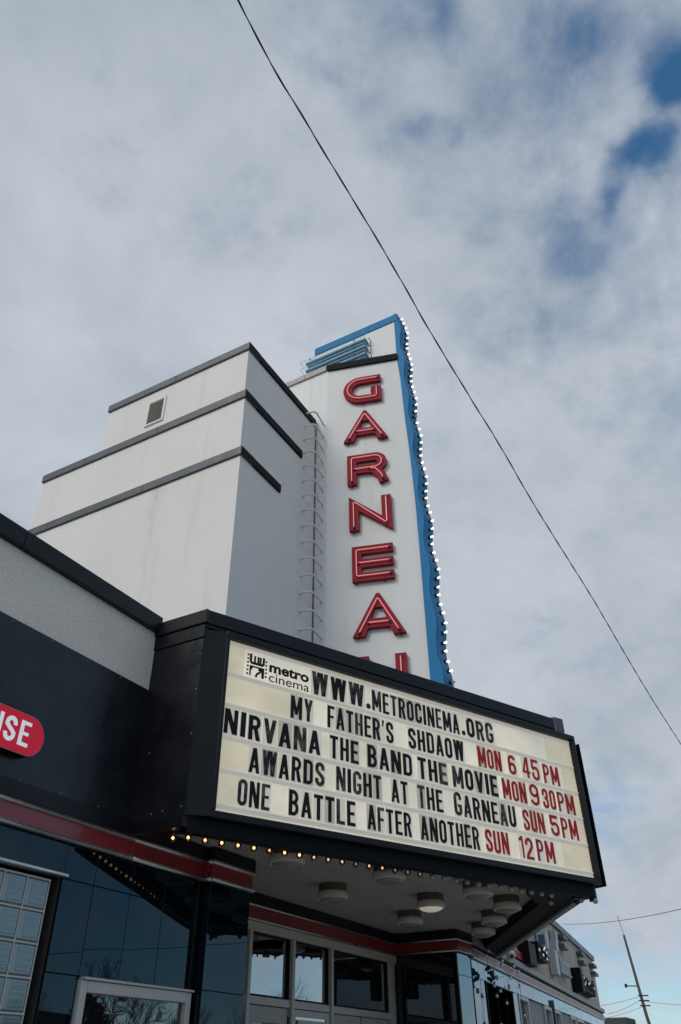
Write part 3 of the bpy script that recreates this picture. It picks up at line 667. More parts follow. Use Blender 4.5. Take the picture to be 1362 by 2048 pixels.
# wavy blue edge
def wave(z):
    base = 3.885 - (13.9-z)*0.0298
    if z > 13.9: base = 3.885 + (z-13.9)*0.10
    return base - 0.027*math.cos(2*math.pi*(z-13.88)/0.957) + 0.02
NW = 260
zz = [4.6 + (14.36-4.6)*i/NW for i in range(NW+1)]
def back(z):
    t_ = S0 + d0*ln(min(z, 13.05)); return t_.y + 0.015
bm = bmesh.new(); R1 = []
for z in zz:
    yb, yf = back(z), wave(z)
    R1.append([bm.verts.new((x, y, z)) for x, y in ((CX-.19, yb), (CX-.19, yf), (CX-.165, yf-.012), (CX+.165, yf-.012), (CX+.19, yf), (CX+.19, yb))])
for a, b in zip(R1, R1[1:]):
    for k in range(6): bm.faces.new((a[k], a[(k+1) % 6], b[(k+1) % 6], b[k]))
bm.faces.new(R1[0][::-1]); bm.faces.new(R1[-1])
bmesh.ops.recalc_face_normals(bm, faces=bm.faces)
obj('wavy_edge', bm, M['fin_blue'], py_)
# pylon bulbs
PZ = [14.346,14.195,14.031,13.856,13.693,13.534,13.41,13.239,13.088,12.906,12.754,12.588,12.462,12.309,12.148,11.969,11.798,11.642,11.514,11.353,11.182,11.009,10.838,10.69,10.547,10.384,10.225,10.041,9.878,9.722,9.583,9.42,9.268,9.082,8.919,8.762,8.629,8.46,8.304,8.12,7.958,7.798,7.664,7.499,7.34,7.155,6.995,6.831,6.699,6.536,6.375,6.196,6.04,5.88,5.72]
RX = Matrix.Rotation(rad(90), 3, 'X')     # +Z of the lathe -> -Y
bm = bmesh.new(); lathe(bm, [(0.0, 0.03)] + [(0.011, 0.028), (0.012, 0.042)] + sphere_prof(0.021, 7, 0.066, -62, 90), 12, ax=RX)
mb1 = mesh_of(bm, M['bulb_lit'], 'light_bulb', smooth=True)
mb2 = mb1.copy(); mb2.materials[0] = M['bulb_dead']
bm = bmesh.new(); lathe(bm, [(0.03, -0.02), (0.03, 0.022), (0.02, 0.034), (0.0, 0.034)], 10, ax=RX)
msk = mesh_of(bm, M['dark_socket'], 'socket')
for i, z in enumerate(PZ):
    y = wave(z)-.012; sl_ = (wave(z+.03)-wave(z-.03))/.06
    rot = Matrix.Rotation(math.atan(sl_)*0.8 + rad(rnd.uniform(-3, 3)), 4, 'X')
    b_ = inst('light_bulb', mb2 if i in (18, 51) else mb1, py_, (CX, y, z), rot)
    inst('socket', msk, b_, (CX, y, z))
# red letters
obj('joint_seal', boxes((9.247, 9.262, 5.585, 5.604, 3.7, 11.55)), M['joint'], py_)
FL = Frame((S0.x, S0.y, 0), (d0.x, d0.y, 0), (nL.x, nL.y, 0))
def ring_path(*p): return list(p)
t = 0.168; Wd = 0.73; Hh = 0.665
def pyl(c):
    a = t/2; w_, h_ = Wd, Hh
    if c == 'G':
        r_ = (h_-t)/2
        return (stroke([(w_, h_-a), (a+r_, h_-a)] + arc(a+r_, h_/2, r_, r_, 90, 270, 16) + [(w_-a, a), (w_-a, h_*.55)], t) + [rct(w_-t-.03, h_*.36, w_-.01, h_*.55)],
                [[(w_-.05, h_-a), (a+r_, h_-a)] + arc(a+r_, h_/2, r_, r_, 90, 270, 16) + [(w_-a-.03, a), (w_-a, a+.03), (w_-a, h_*.52)]])
    if c == 'A':
        W_ = 0.82; m_ = W_/2
        return ([[(0, 0), (t*1.15, 0), (m_+.028, h_+.06), (m_-.028, h_+.06)], [(W_-t*1.15, 0), (W_, 0), (m_+.028, h_+.06), (m_-.028, h_+.06)], rct(W_*.22, h_*.20, W_*.78, h_*.20+t*.92),
                 [(m_-.028, h_+.06), (m_+.028, h_+.06), (m_+.15, h_*.72), (m_-.15, h_*.72)]],
                [[(t*.62, .05), (m_-.015, h_-.06), (m_, h_-.045), (m_+.015, h_-.06), (W_-t*.62, .05)], [(W_*.30, h_*.20+t*.45), (W_*.70, h_*.20+t*.45)]])
    if c == 'R':
        y0 = h_*.36; ry = (h_-y0-t)/2; q = w_-a-.02
        return ([rct(0, 0, t, h_)] + stroke([(a, h_-a), (q-ry, h_-a)] + arc(q-ry, y0+a+ry, ry, ry, 90, -90, 12) + [(a, y0+a)], t) + stroke([(w_*.5, y0+a), (w_*.68, y0+a*.6), (w_*.83, y0*.6), (w_-a, 0)], t),
                [[(a, .05), (a, h_-a-.02), (a+.02, h_-a), (q-ry, h_-a)] + arc(q-ry, y0+a+ry, ry, ry, 90, -90, 12) + [(a+.05, y0+a)], [(w_*.55, y0+a-.02), (w_*.70, y0+a*.5), (w_*.83, y0*.6), (w_-a-.01, .05)]])
    if c == 'N':
        return ([[(0, 0), (t, 0), (t, h_*.60), (w_, -.05), (w_, h_), (w_-t, h_), (w_-t, h_*.36), (0, h_+.05)]],
                [[(a, .05), (a, h_-.10), (a+.03, h_-.10), (w_-a-.03, .09), (w_-a, .10), (w_-a, h_-.05)]])
    if c == 'E':
        e = .152
        return ([rct(0, 0, t, h_), rct(0, h_-e, w_, h_), rct(0, h_/2-e*.5, w_, h_/2+e*.5), rct(0, 0, w_, e)],
                [[(w_-.06, h_-a), (a+.02, h_-a), (a, h_-a-.02), (a, a+.02), (a+.02, a), (w_-.06, a)], [(a+.03, h_/2), (w_-.06, h_/2)]])
    if c == 'U':
        r_ = (w_-t)/2
        return (stroke([(a, h_)] + arc(a+r_, a+r_, r_, r_, 180, 360, 14) + [(w_-a, h_)], t), [[(a, h_-.05)] + arc(a+r_, a+r_, r_, r_, 180, 360, 14) + [(w_-a, h_-.05)]])
PL = [('G', 0.335, 11.975), ('A', 0.325, 11.015), ('R', 0.385, 10.010), ('N', 0.405, 9.030), ('E', 0.440, 8.035), ('A', 0.430, 7.060), ('U', 0.500, 6.060)]
for c, x0, z0 in PL:
    polys, neon = pyl(c)
    sx = 0.93 if c == 'E' else 1.0
    polys = [[(p[0]*sx, p[1]) for p in P] for P in polys]; neon = [[(p[0]*sx, p[1]) for p in P] for P in neon]
    z0 -= 0.055
    bm = bmesh.new(); union_mesh(bm, polys, FL, x0, z0, 0.012, 0.080)
    lt = obj('letter', bm, M['letter_red'], py_)
    bm = bmesh.new()
    for p in neon: tube(bm, [FL.p(x0+a, 0.108, z0+b) for a, b in p], 0.0095, 6)
    obj('neon_tube', bm, M['neon_pink'], lt)
    for p in neon:
        for e in (p[0], p[-1]):
            bm = bmesh.new(); tube(bm, [FL.p(x0+e[0], 0.07, z0+e[1]), FL.p(x0+e[0], 0.116, z0+e[1])], 0.020, 8); obj('electrode', bm, M['dark_socket'], lt)
        mid = p[len(p)//2]; bm = bmesh.new(); tube(bm, [FL.p(x0+mid[0]+.02, 0.078, z0+mid[1]-.03), FL.p(x0+mid[0]+.02, 0.106, z0+mid[1]-.03)], 0.010, 6); obj('tube_clip', bm, M['dark_socket'], lt)
    so_ = {'G': (.35, .60), 'A': (.08, .72), 'R': (.07, .63), 'N': (.07,), 'E': (.07, .55), 'U': ()}[c]
    for a in so_:
        bm = bmesh.new(); tube(bm, [FL.p(x0+a*sx, 0.0, z0-.012), FL.p(x0+a*sx, 0.07, z0-.012)], 0.011, 6); obj('standoff', bm, M['dark_socket'], lt)

# ================================================================== rung ladder across the inner corner
ld = thing('rung_ladder', (9.1, 5.5, 4.0), 'ladder of white bent steel rungs in the corner between tower and sign pylon', 'ladder')
bm = bmesh.new()
A_ = Vector((-0.42, 0.13, 0.0)); Bp = Vector((-0.0, -0.14, 0.0))
# staple: leaves the tower front, bends out and returns to the pylon side
pts = [Vector((8.86, 5.61, 0)), Vector((8.86, 5.50, 0)), Vector((8.872, 5.44, 0)), Vector((8.91, 5.405, 0)), Vector((8.96, 5.395, 0)), Vector((9.262, 5.44, 0))]
tube(bm, [p - Vector((9.0, 5.5, 0)) for p in pts], 0.018, 8)
me = mesh_of(bm, M['rung_paint'], 'rung', smooth=True)
z = 11.60; RZ = []
while z > 4.2: RZ.append(z); z -= 0.322
for z in RZ: inst('rung', me, ld, (9.0, 5.5, z))

# ================================================================== marquee
mq = thing('marquee', (9.9, 4.2, 3.4), 'black wedge shaped theatre marquee with a backlit letter board and bulbs underneath', 'marquee')
ang = rad(25.25)
P0 = Vector((5.22, 4.369, 0)); MX = 10.0
FD = Frame(P0, (math.cos(ang), -math.sin(ang), 0), (-math.sin(ang), -math.cos(ang), 0))        # left front face
ang2 = rad(30.3)
P1 = Vector((14.69, 4.985, 0))
FR = Frame(P1, (-math.cos(ang2), -math.sin(ang2), 0), (math.sin(ang2), -math.cos(ang2), 0))       # right front face
sR = 5.32
def PP(s, n, F=FD): v = F.p(s, n, 0); return (v.x, v.y)
sT = 4.97
# body shell (roof and upper mass), truncated tip
bm = bmesh.new(); prism(bm, [(5.235, 5.3), PP(.01, -.03), PP(sT, -.03), PP(sR, -.03, FR), PP(.05, -.03, FR), (14.6, 5.3)], 3.46, 5.30)
obj('canopy_core', bm, M['black_sheet'], mq)
bm = bmesh.new(); prism(bm, [(6.5, 5.3), (13.0, 5.3), (13.0, 5.86), (6.5, 5.86)], 3.46, 4.2)
obj('canopy_core', bm, M['jamb_black'], mq)
# left side
obj('side_panel', boxes((5.215, 5.245, 4.372, 4.985, 3.392, 5.042), bev=0.003), M['black_sheet'], mq)
obj('ledge', boxes((5.200, 5.30, 4.362, 4.985, 5.045, 5.186), bev=0.004), M['black_metal'], mq)
obj('cap', boxes((5.180, 5.50, 4.335, 4.985, 5.189, 5.334), bev=0.005), M['black_metal'], mq)
obj('side_flange', boxes((5.185, 5.25, 4.36, 4.93, 3.300, 3.388), bev=0.004), M['black_metal'], mq)
bm = bmesh.new()
for y_, z_ in ((4.40, 4.88), (4.40, 4.52), (4.40, 4.1), (4.62, 3.46), (4.74, 3.45), (4.42, 3.47), (4.86, 4.0)):
    lathe(bm, [(0.0, 0.005), (0.007, 0.001), (0.008, -0.003)], 8, (5.214, y_, z_), Matrix.Rotation(rad(-90), 3, 'Y'))
obj('rivet', bm, M['galvanised'], mq)
for F in (FD, FR):
    sE = sT if F is FD else sR
    for a_, b_ in ((0.0, 2.45), (2.453, sE)):
        obj('cap', boxes((a_+(-.03 if a_ == 0 else 0), b_, -0.28, 0.030, 5.189, 5.334), F=F, bev=0.005), M['black_metal'], mq)
    obj('ledge', boxes((0.0, sE, -0.10, 0.012, 5.155, 5.188), F=F), M['black_metal'], mq)
    obj('lower_fascia', boxes((0.02, 5.20 if F is FD else 5.56, -0.085, -0.002, 3.262 if F is FD else 3.285, 3.46), F=F, bev=0.003), M['jamb_black'], mq)
    # border on the underside which carries the bulbs
    obj('soffit_border', boxes((0.05, 5.1 if F is FD else 5.5, -0.20 if F is FD else -0.46, -0.086, 3.300, 3.44), F=F), M['jamb_black'], mq)
    # cabinet of the board
    e_ = 5.27 if F is FD else 5.30
    fr = obj('board_frame', boxes((0.20, e_, 0.0, 0.075, 5.085, 5.15), (0.20, e_, 0.0, 0.075, 3.395, 3.455), (0.20, 0.243, 0.0, 0.075, 3.457, 5.083), (e_-.063, e_, 0.0, 0.075, 3.457, 5.083), F=F, bev=0.006), M['black_metal'], mq)
    bm = bmesh.new()
    vv = [F.p(0.0, 0.0, 3.40), F.p(0.198, 0.0, 3.40), F.p(0.198, 0.072, 3.40), F.p(0.03, 0.01, 3.40)]
    prism(bm, [(v.x, v.y) for v in vv], 3.40, 5.13); obj('corner_trim', bm, M['black_metal'], mq)
# chamfer cap and corner posts at the tip
bm = bmesh.new(); a1, a2 = PP(4.975, 0.035), PP(sR+.005, 0.035, FR)
prism(bm, [a1, (a1[0]+.14, a1[1]-.075), (a2[0]-.03, a2[1]-.04), a2, (a2[0], a2[1]+.3), (a1[0], a1[1]+.3)], 5.19, 5.355); obj('tip_cap', bm, M['flashing_metal'], mq)  # paler than the cap: light on its turned face put into the colour
bm = bmesh.new()
prism(bm, [a1, (a1[0]+.13, a1[1]-.065), (a2[0]-.03, a2[1]-.03), a2, (a2[0], a2[1]+.3), (a1[0], a1[1]+.3)], 5.158, 5.187); obj('tip_cap', bm, M['flashing_metal'], mq)
for F in (FD,):
    obj('tip_block', boxes((5.0, 5.255, -0.20, -0.002, 3.47, 5.15), F=F), M['jamb_black'], mq)
    fl = obj('bulb_channel', boxes((5.272, 5.36, -0.10, -0.094, 3.39, 5.07), (5.272, 5.284, -0.094, 0.06, 3.39, 5.07), (5.348, 5.36, -0.094, 0.06, 3.39, 5.07), F=F), M['black_metal'], mq)
    obj('corner_post', boxes((5.02, 5.20, -0.20, -0.087, 3.262, 3.44), F=F), M['black_metal'], mq)
    obj('corner_post', boxes((5.202, 5.235, -0.10, -0.01, 3.235, 3.393), F=F), M['flashing_metal'], mq)
# soffit
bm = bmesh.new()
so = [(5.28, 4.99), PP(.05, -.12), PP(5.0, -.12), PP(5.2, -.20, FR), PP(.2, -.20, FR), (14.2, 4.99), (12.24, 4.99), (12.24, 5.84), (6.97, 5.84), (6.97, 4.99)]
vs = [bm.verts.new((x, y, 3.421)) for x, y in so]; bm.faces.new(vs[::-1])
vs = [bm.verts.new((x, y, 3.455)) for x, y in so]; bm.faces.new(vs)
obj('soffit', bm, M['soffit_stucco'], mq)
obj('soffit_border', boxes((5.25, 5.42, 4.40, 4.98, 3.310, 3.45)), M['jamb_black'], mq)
# dark triangular plate near the tip
bm = bmesh.new(); q = [PP(4.22, -.10), PP(5.15, -.10), PP(5.45, -.10, FR), PP(4.95, -.48, FR), PP(4.55, -.45)]
prism(bm, q, 3.292, 3.44); obj('tip_plate', bm, M['jamb_black'], mq)

# letter board
bd_ = obj('letter_board', boxes((0.244, 5.206, -0.02, 0.010, 3.456, 5.084), F=FD), M['board_white'], mq)
obj('letter_board', boxes((0.244, 5.05, -0.02, 0.010, 3.456, 5.084), F=FR), M['board_white'], mq)
rails = [5.062, 4.737, 4.428, 4.122, 3.822, 3.515]
segs = {0: (0.46, 4.72), 1: (1.2, 4.95), 2: (0.262, 5.10), 3: (0.72, 5.08), 4: (0.70, 4.72)}
for r_ in range(5):
    zt, zb = rails[r_]-.014, rails[r_+1]+.014
    a_, b_ = segs[r_]
    obj('row_panel', boxes((0.246, a_, 0.0105, 0.018, zb, zt), F=FD), M['board_aged'], bd_)
    cuts_ = [a_] + [a_+(b_-a_)*k/3 + rnd.uniform(-.1, .1) for k in (1, 2)] + [b_]
    for p_, q_ in zip(cuts_, cuts_[1:]): obj('row_panel', boxes((p_+.001, q_-.001, 0.0105, 0.0165, zb, zt), F=FD), M['board_white'], bd_)
    obj('row_panel', boxes((b_, 5.204, 0.0105, 0.018, zb, zt), F=FD), M['board_aged'], bd_)
    obj('row_panel', boxes((0.25, 5.04, 0.0105, 0.018, zb, zt), F=FR), M['board_white'], bd_)
obj('row_panel', boxes((0.246, 5.204, 0.0105, 0.018, 3.458, 3.50), F=FD), M['board_white'], bd_)
for z in rails:
    cuts_ = [0.246, 1.85+rnd.uniform(-.3, .3), 3.4+rnd.uniform(-.3, .3), 5.204]
    for p_, q_ in zip(cuts_, cuts_[1:]):
        bm = bmesh.new()
        box(bm, p_+.001, q_-.001, 0.012, 0.022, z-.026, z+.020, F=FD, bev=0.003)
        box(bm, p_+.001, q_-.001, 0.022, 0.031, z-.004, z+.012, F=FD, bev=0.003)
        obj('letter_rail', bm, M['tube_trim'], bd_)
ROWS = [
 [('WWW', 1.234, 1.901), ('.', 1.929, 1.990), ('METROCINEMA', 2.011, 3.270), ('.', 3.306, 3.362), ('ORG', 3.391, 3.817)],
 [('MY', 0.989, 1.246), ("FATHER'S", 1.430, 2.283), ('SHDAOW', 2.492, 3.302), ('*MON', 3.519, 3.909), ('*6', 4.007, 4.140), ('*45', 4.240, 4.546), ('*PM', 4.605, 4.895)],
 [('NIRVANA', 0.275, 1.343), ('THE', 1.460, 1.811), ('BAND', 1.929, 2.518), ('THE', 2.602, 3.012), ('MOVIE', 3.096, 3.779), ('*MON', 3.858, 4.261), ('*9', 4.307, 4.466), ('*30', 4.517, 4.755), ('*PM', 4.785, 5.095)],
 [('AWARDS', 0.560, 1.395), ('NIGHT', 1.536, 2.091), ('AT', 2.221, 2.438), ('THE', 2.574, 2.918), ('GARNEAU', 3.081, 4.012), ('*SUN', 4.129, 4.498), ('*5', 4.583, 4.735), ('*PM', 4.772, 5.072)],
 [('ONE', 0.467, 0.795), ('BATTLE', 1.002, 1.758), ('AFTER', 1.907, 2.461), ('ANOTHER', 2.583, 3.401), ('*SUN', 3.491, 3.858), ('*12', 4.006, 4.236), ('*PM', 4.284, 4.588)]]
for r_, row in enumerate(ROWS):
    zb = rails[r_+1] + 0.030
    for wd_, s0, s1 in row:
        red = wd_[0] == '*'; txt = wd_.lstrip('*'); gap = 0.26
        ws = [RW.get(c, 1.0) for c in txt]
        if red: s1 -= (s1-s0)*.04; s0 += .004
        un = (s1-s0)/(sum(ws)+gap*(len(txt)-1)); x_ = s0
        for i, c in enumerate(txt):
            w_ = ws[i]*un; h_ = 0.228
            if txt == 'WWW' or (txt in ('ORG', 'GARNEAU') and c == 'G') or txt in ('45', '9'): h_ = 0.246
            if c == '.': h_ = w_
            if r_ == 2 and txt == 'NIRVANA': h_ = 0.234
            t_ = min(un*0.34, w_*0.42, 0.048)
            if c in 'I.': t_ = w_
            if red: t_ = min(un*0.33, w_*0.36, 0.034)
            jz = rnd.uniform(-.003, .004)
            bm = bmesh.new()
            if c != '.': box(bm, x_-un*.10, x_+w_+un*.10, 0.0195, 0.0215, zb-.012, zb+min(h_+.016, .262), F=FD, mi=0)
            union_mesh(bm, glyph(c, w_, h_, t_), FD, x_, zb+jz, 0.0216, 0.0265, mi=1)
            if red:
                lm = M['letter_scarlet']
                if txt in ('9', '45', '12') and rnd.random() < .8: lm = M['letter_orange']
                if (r_ in (2, 4)) and txt == 'PM' and c == 'P': lm = M['letter_rose']
            else: lm = M['letter_black_worn'] if rnd.random() < .22 else M['letter_black']
            obj('letter', bm, [M['tile_clear_dull'] if rnd.random() < .22 else M['tile_clear'], lm], bd_)
            x_ += w_ + gap*un
# cinema logo panel
bm = bmesh.new(); box(bm, 0.445, 1.222, 0.0195, 0.0225, 4.735, 5.035, F=FD)
lp = obj('logo_panel', bm, M['board_white'], bd_)
Z0, Z1 = 4.775, 5.005; X0, X1 = 0.468, 0.695
bm = bmesh.new(); pol = []
for k in range(6):                       # film perforations at both sides
    z_ = Z0+.006+k*(Z1-Z0-.02)/5.3
    if k != 5: pol.append(rct(X1-.020, z_+.012, X1, z_+.030))
    pol.append(rct(X0, z_, X0+.020, z_+.018))
pol += stroke([(X0+.040, Z1), (X0+.040, Z0+.150), (X0+.052, Z0+.136), (X1-.052, Z0+.136), (X1-.040, Z0+.150), (X1-.040, Z1-.01)], .026)
for xm in (X0+.087, X0+.125, X0+.150): pol.append(rct(xm-.011, Z0+.14, xm+.011, Z1-.015))
q0, q1 = X0+.032, X1-.030
pol += [rct(q0, Z0, q0+.016, Z0+.108), rct(q0, Z0+.092, q1, Z0+.108), rct(q1-.03, Z0, q1, Z0+.108)]
pol += [[(q0, Z0+.108), (q0+.05, Z0+.108), (q0+.012, Z0+.05), (q0, Z0+.03)]]
pol += stroke(arc(q1-.035, Z0-.005, .055, .058, 100, 180, 8), .022)
pol += [[(q1-.06, Z0+.108), (q1, Z0+.108), (q1, Z0+.035), (q1-.05, Z0+.062), (q1-.07, Z0+.075)]]
union_mesh(bm, pol, FD, 0, 0, 0.0226, 0.0245); obj('emblem', bm, M['letter_black'], lp)
def text_mesh(s, size, x0, z0, x1, off, sx=None):
    cu_ = bpy.data.curves.new('txt', 'FONT'); cu_.body = s; cu_.size = size; cu_.offset = off; cu_.resolution_u = 4
    tmp = bpy.data.objects.new('tmp', cu_); COL.objects.link(tmp)
    dg = bpy.context.evaluated_depsgraph_get(); me_ = bpy.data.meshes.new_from_object(tmp.evaluated_get(dg))
    bpy.data.objects.remove(tmp)
    bm_ = bmesh.new(); bm_.from_mesh(me_)
    mnx = min(v.co.x for v in bm_.verts); mxx = max(v.co.x for v in bm_.verts)
    for v in bm_.verts:
        v.co = FD.p(x0+(v.co.x-mnx)*(x1-x0)/(mxx-mnx), 0.0240, z0+v.co.y)
    return bm_
obj('lettering', text_mesh('metro', 0.150, 0.722, 4.872, 1.195, 0.0055), M['letter_black'], lp)
obj('lettering', text_mesh('cinema', 0.135, 0.722, 4.768, 1.200, 0.0004), M['letter_black'], lp)

# marquee bulbs
bm = bmesh.new(); lathe(bm, sphere_prof(0.031, 9, -0.030, -90, 62) + [(0.012, 0.005), (0.012, 0.02)], 14)
mgl = mesh_of(bm, M['bulb_clear'], 'light_bulb', smooth=True)
mgc = mgl.copy(); mgc.materials[0] = M['bulb_frost']
def fil(m, r):
    bm = bmesh.new(); lathe(bm, sphere_prof(r, 5, -0.026), 8); return mesh_of(bm, M[m], 'filament', smooth=True)
fils = [fil('filament_warm', .013), fil('filament_mid', .011), fil('filament_dim', .009)]
bm = bmesh.new(); lathe(bm, [(0.0, 0.004), (0.020, 0.004), (0.022, 0.012), (0.022, 0.05)], 10)
msk2 = mesh_of(bm, M['dark_socket'], 'socket')
spots = [(0.02, -.24, 0)] + [(0.12+0.1608*k, -.155, min(k/13.0, 2.0)) for k in range(29)]
def bulb(p, lev, sock=True):
    b_ = inst('light_bulb', mgl if lev < 3 else mgc, mq, p)
    if lev < 3: inst('filament', fils[lev], b_, p)
    if sock: inst('socket', msk2, b_, p)
for k, (s, n, v) in enumerate(spots):
    p = FD.p(s, n, 3.290)
    bulb(p, 1 if k == 6 else 0 if k < 9 else 1 if k < 15 and k != 12 else 2 if k < 18 else 3)
for k in range(32):
    bulb(FR.p(0.14+0.162*k, -.125, 3.290), 3)
bulb(Vector((9.87, 2.31, 3.275)), 3); bulb(Vector((9.93, 2.165, 3.262)), 3); bulb(Vector((9.85, 2.66, 3.28)), 3)
# bulbs set in the vertical channel at the tip
RR = FD.rot() @ Matrix.Rotation(rad(-90), 4, 'X')
for k in range(9):
    inst('light_bulb', mgc, mq, FD.p(5.316, -0.02, 3.56+k*0.172), RR)

# soffit lights
bm = bmesh.new()
lathe(bm, [(0.15, 0.17), (0.160, 0.17), (0.160, 0.045)], 28)
mbase = mesh_of(bm, M['lamp_base'], 'lamp_base', smooth=False)
bm = bmesh.new()
lathe(bm, [(0.158, 0.075), (0.170, 0.068), (0.176, 0.045), (0.176, 0.012), (0.168, 0.0), (0.150, -0.004), (0.142, 0.004)], 32)
mring = mesh_of(bm, M['lamp_body'], 'lamp_ring', smooth=True)
bm = bmesh.new()
lathe(bm, [(0.143, 0.004), (0.142, -0.004), (0.115, -0.022), (0.07, -0.036), (0.0, -0.043)], 28)
mlens = mesh_of(bm, M['lamp_lens'], 'lens', smooth=True)
mlens_on = mlens.copy(); mlens_on.materials[0] = M['lamp_lens_on']
LMP = [((6.69, 4.29), 'round soffit light nearest the black pier, leftmost under the marquee', 0),
       ((7.85, 3.77), 'round soffit light in the front row behind the middle of the bulb string', 0),
       ((9.15, 3.29), 'round soffit light at the right end of the front left row', 0),
       ((8.45, 4.78), 'round soffit light over the doors, leftmost of the inner row', 0),
       ((9.57, 4.05), 'glowing round soffit light with a lit lens in the middle of the ceiling', 1),
       ((10.52, 4.77), 'round soffit light deepest in over the right hand doors', 0),
       ((10.19, 3.30), 'round soffit light closest to the marquee tip, rightmost in the photo', 0),
       ((11.07, 3.79), 'round soffit light second from the back along the right edge', 0),
       ((11.91, 4.26), 'round soffit light farthest back beside the dark pier', 0)]
for (x, y), lab, on in LMP:
    l_ = thing('ceiling_light', (x, y, 3.268), lab, 'ceiling light', 'round lights on the marquee soffit')
    inst('lamp_base', mbase, l_, (x, y, 3.268)); inst('lamp_ring', mring, l_, (x, y, 3.268)); inst('lens', mlens_on if on else mlens, l_, (x, y, 3.268))

# ================================================================== neighbouring building down the street
bw = rad(28.75-21.58)
FB = Frame((12.835, 4.831, 0), (math.cos(bw), math.sin(bw), 0), (math.sin(bw), -math.cos(bw), 0))
cb = thing('corner_building', (12.9, 4.9, 0), 'cream two storey shop building farther along with a red band paled for sky sheen and shop windows', 'building')
LB = 17.45
obj('wall', boxes((0, LB, -8, -0.12, 0, 3.3), F=FB), M['jamb_black'], cb)
obj('upper_wall', boxes((0, LB-.15, -8, -0.015, 3.3, 4.78), F=FB), M['cream_wall'], cb)
for k in range(8):
    a_ = -.02 + k*(LB+.0)/8; obj('coping', boxes((a_+.002, a_+LB/8-.002, -8, 0.05, 4.75, 4.90), F=FB, bev=0.006), M['flashing_metal'], cb)
for k in range(7):
    a_ = k*LB/7; obj('ledge', boxes((a_+.003, a_+LB/7-.003, -0.1, 0.09, 3.290, 3.395), F=FB, bev=0.004), M['galvanised'], cb)
    obj('red_band', boxes((a_+.003, a_+LB/7-.003, -0.1, 0.045, 3.120, 3.215), F=FB, bev=0.003), M['red_band_skylit'], cb)
for z in (3.222, 3.108): obj('chrome_trim', boxes((0, LB, -0.05, 0.055, z-.008, z+.008), F=FB, bev=0.003), M['chrome'], cb)
obj('shadow_gap', boxes((0, LB, -0.1, 0.02, 3.232, 3.289), F=FB), M['jamb_black'], cb)
# glazed tiles over and between the openings
x = 0.0
edges = [0.0, 0.40, 0.80, 1.55, 2.30, 3.0, 3.38]
while edges[-1] < LB-0.5: edges.append(edges[-1]+0.82)
edges[-1] = LB
for a_, b_ in zip(edges, edges[1:]):
    obj('glazed_tile', tilt(boxes((a_+.004, b_-.004, -0.1, 0.004, 2.865, 3.098), F=FB, bev=0.002), 0.5), M['blue_tile'], cb)
for a_, b_ in ((0, .40), (.40, .80)):
    for z0, z1 in ((2.24, 2.858), (1.60, 2.232), (.9, 1.59)):
        obj('glazed_tile', tilt(boxes((a_+.004, b_-.004, -0.1, 0.004, z0, z1), F=FB, bev=0.002), 0.6), M['blue_tile'], cb)
for z0, z1 in ((2.24, 2.858), (1.60, 2.232)):
    obj('glazed_tile', tilt(boxes((2.98, 3.34, -0.1, 0.004, z0, z1), F=FB, bev=0.002), 0.6), M['blue_tile'], cb)
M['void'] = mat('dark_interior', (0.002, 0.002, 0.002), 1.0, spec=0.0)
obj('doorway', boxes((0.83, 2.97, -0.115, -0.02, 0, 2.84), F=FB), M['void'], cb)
obj('door_frame', boxes((0.80, 2.98, -0.08, 0.02, 2.842, 2.862), (0.80, 0.83, -0.08, 0.02, 0, 2.84), F=FB), M['jamb_black'], cb)
def swin(a_, b_):
    f_ = obj('shop_window', boxes((a_, a_+.07, -0.10, 0.02, 0.6, 2.85), (b_-.07, b_, -0.10, 0.02, 0.6, 2.85), (a_+.07, b_-.07, -0.10, 0.02, 2.79, 2.85), F=FB, bev=0.003), M['alu'], cb)
    obj('pane', boxes((a_+.07, b_-.07, -0.07, -0.06, 0.6, 2.79), F=FB), M['shop_glass'], f_)
for a_, b_ in ((3.40, 4.35), (6.13, 7.05), (7.38, 8.30), (9.90, 10.8), (11.0, 12.3), (13.6, 14.6), (14.9, 15.9)): swin(a_, b_)
for a_, b_ in ((4.42, 6.05), (8.36, 9.82), (12.4, 13.5), (16.0, LB)):
    obj('pilaster', boxes((a_, b_, -0.11, -0.03, 0, 2.858), F=FB), M['pilaster'], cb)
obj('downpipe', boxes((7.15, 7.25, -0.02, 0.06, 0, 3.0), F=FB), M['flashing_metal'], cb)
# louvre fins high on the cream wall
for t0, zt in ((9.74, 4.62), (9.69, 4.40), (13.2, 4.60), (13.3, 4.38), (15.98, 4.56), (16.06, 4.34)):
    obj('wall_louvre', boxes((t0, t0+.75, -0.01, 0.16, zt-.09, zt), F=FB, bev=0.006), M['flashing_metal'], cb)

